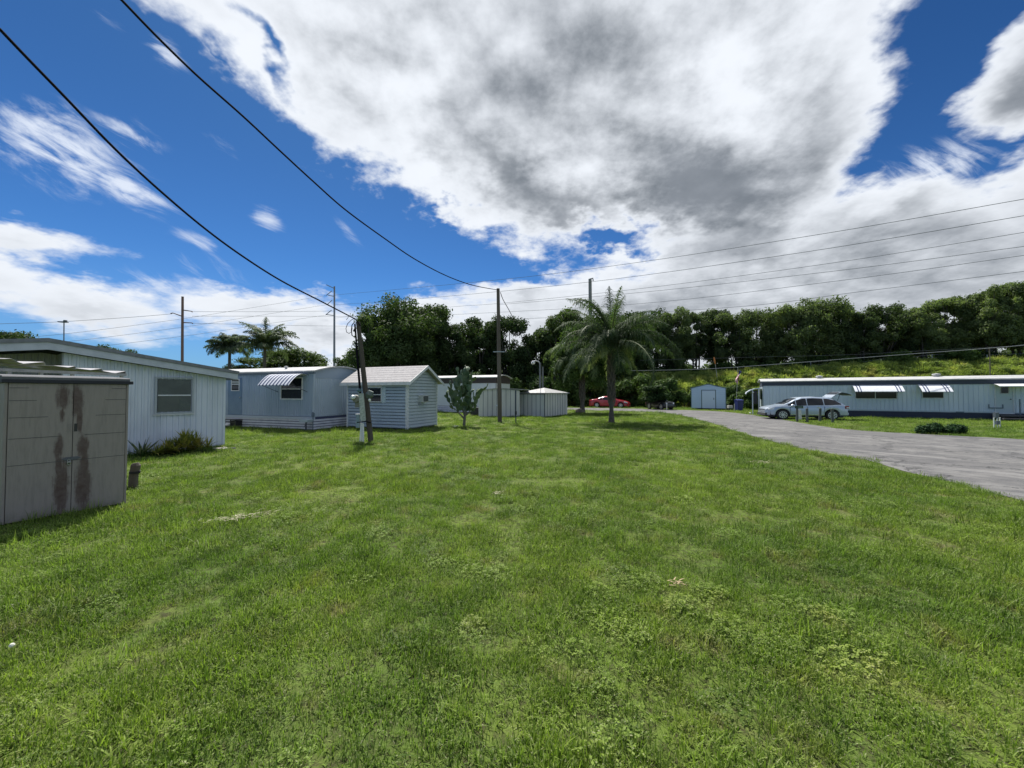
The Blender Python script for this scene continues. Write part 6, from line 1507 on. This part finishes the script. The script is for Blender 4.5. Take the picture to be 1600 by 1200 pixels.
gn_scatter('embankment_growth', PP_, np.stack([rng.normal(size=n_)*.15, rng.normal(size=n_)*.15, rng.random(n_)*6.28], 1), rng.uniform(.6, 1.25, n_), rng.integers(0, 3, n_), BG, 'tall yellow-green grass and vines covering the embankment', None)
# dry litter
def litter(name, px, py, n, rad, L_, w, label, asp=1.0, ang=0.0, m=None):
    rng = np.random.default_rng(int(px)); p_ = G(px, py); V, Q = [], []
    for k in range(n):
        u, v_ = rng.normal()*rad*asp, rng.normal()*rad*.5; xx = u*math.cos(ang)-v_*math.sin(ang); yy = u*math.sin(ang)+v_*math.cos(ang); a = ang+rng.normal()*.7
        blade(V, Q, (xx, yy, rng.uniform(.045, .09)), (math.cos(a), math.sin(a), rng.uniform(-.05, .3)), L_*rng.uniform(.5, 1.2), w, .4, 3)
    o_ = np_mesh(name, V, Q, m or mat('dry_straw', (.46, .42, .32), .9, c2=(.34, .30, .22), nscale=20)); o_.location = p_
    return tag(o_, label, 'litter')
litter('dry_frond_litter', 374, 815, 90, .10, .12, .006, 'pale strip of dry straw on the grass in front of the plastic shed', 1.6, .55)
litter('dry_frond_litter', 775, 776, 34, .045, .06, .006, 'small tuft of pale dry straw in the middle of the lawn')
litter('bark_scraps', 1055, 922, 14, .05, .07, .011, 'little heap of tan bark scraps in the foreground lawn', 1, .3, mat('tan_bark', (.34, .26, .16), .9))
litter('dry_frond_litter', 1195, 726, 40, .10, .10, .008, 'faint dry grass clippings near the road edge', 1.5, .1)
p = G(712, 668); root = thing('paper_scrap', 'small white paper scrap on the grass left of the prickly pear', 'litter', p); MB().quad((-.12, -.03, .07), (.13, -.05, .08), (.15, .06, .10), (-.10, .07, .085)).build('paper', mat('white_paper', (.75, .75, .72), .8), root)
p = G(18, 1027); root = thing('clover_flower', 'white clover flower head in the grass at the lower left edge', 'flower', p); MB().lathe([(.003, 0), (.012, .004), (.016, .014), (.010, .024), (.002, .028)], (0, 0, .07), 'z', 9).build('flower_head', mat('white_petals', (.72, .72, .62), .8), root); MB().tube([(0, 0, -.01), (0, 0, .072)], .0015, 5).build('stem', SHR, root)
# fence on the crest at right
fa = BA+bd*24-bnn*1.2; root = thing('wire_fence', 'low faint wire fence along the embankment top at the right', 'fence', (fa.x, fa.y, 0))
n_ = 0; mbw = MB(); lines = [[], [], []]
for k in range(12):
    q = fa+bd*(k*2.6); z = berm_h(q.x, q.y)
    MB().tube([(q.x-fa.x, q.y-fa.y, z-.2), (q.x-fa.x, q.y-fa.y, z+1.25)], .04, 6).build('fence_post', GALV, root)
    for j in range(3): lines[j].append((q.x-fa.x, q.y-fa.y, z+.45+j*.38))
for l_ in lines: mbw.tube(l_, .012, 4)
mbw.build('wires', GALV, root)
p = at(1547, 575, 37.5); root = thing('service_pole', 'slim grey pole on the embankment carrying the low cable, right side', 'pole', (p.x, 37.5, 0)); MB().tube([(0, 0, 0), (0, 0, at(1547, 542, 37.5).z)], .04, 8).build('pole', WOODP, root)
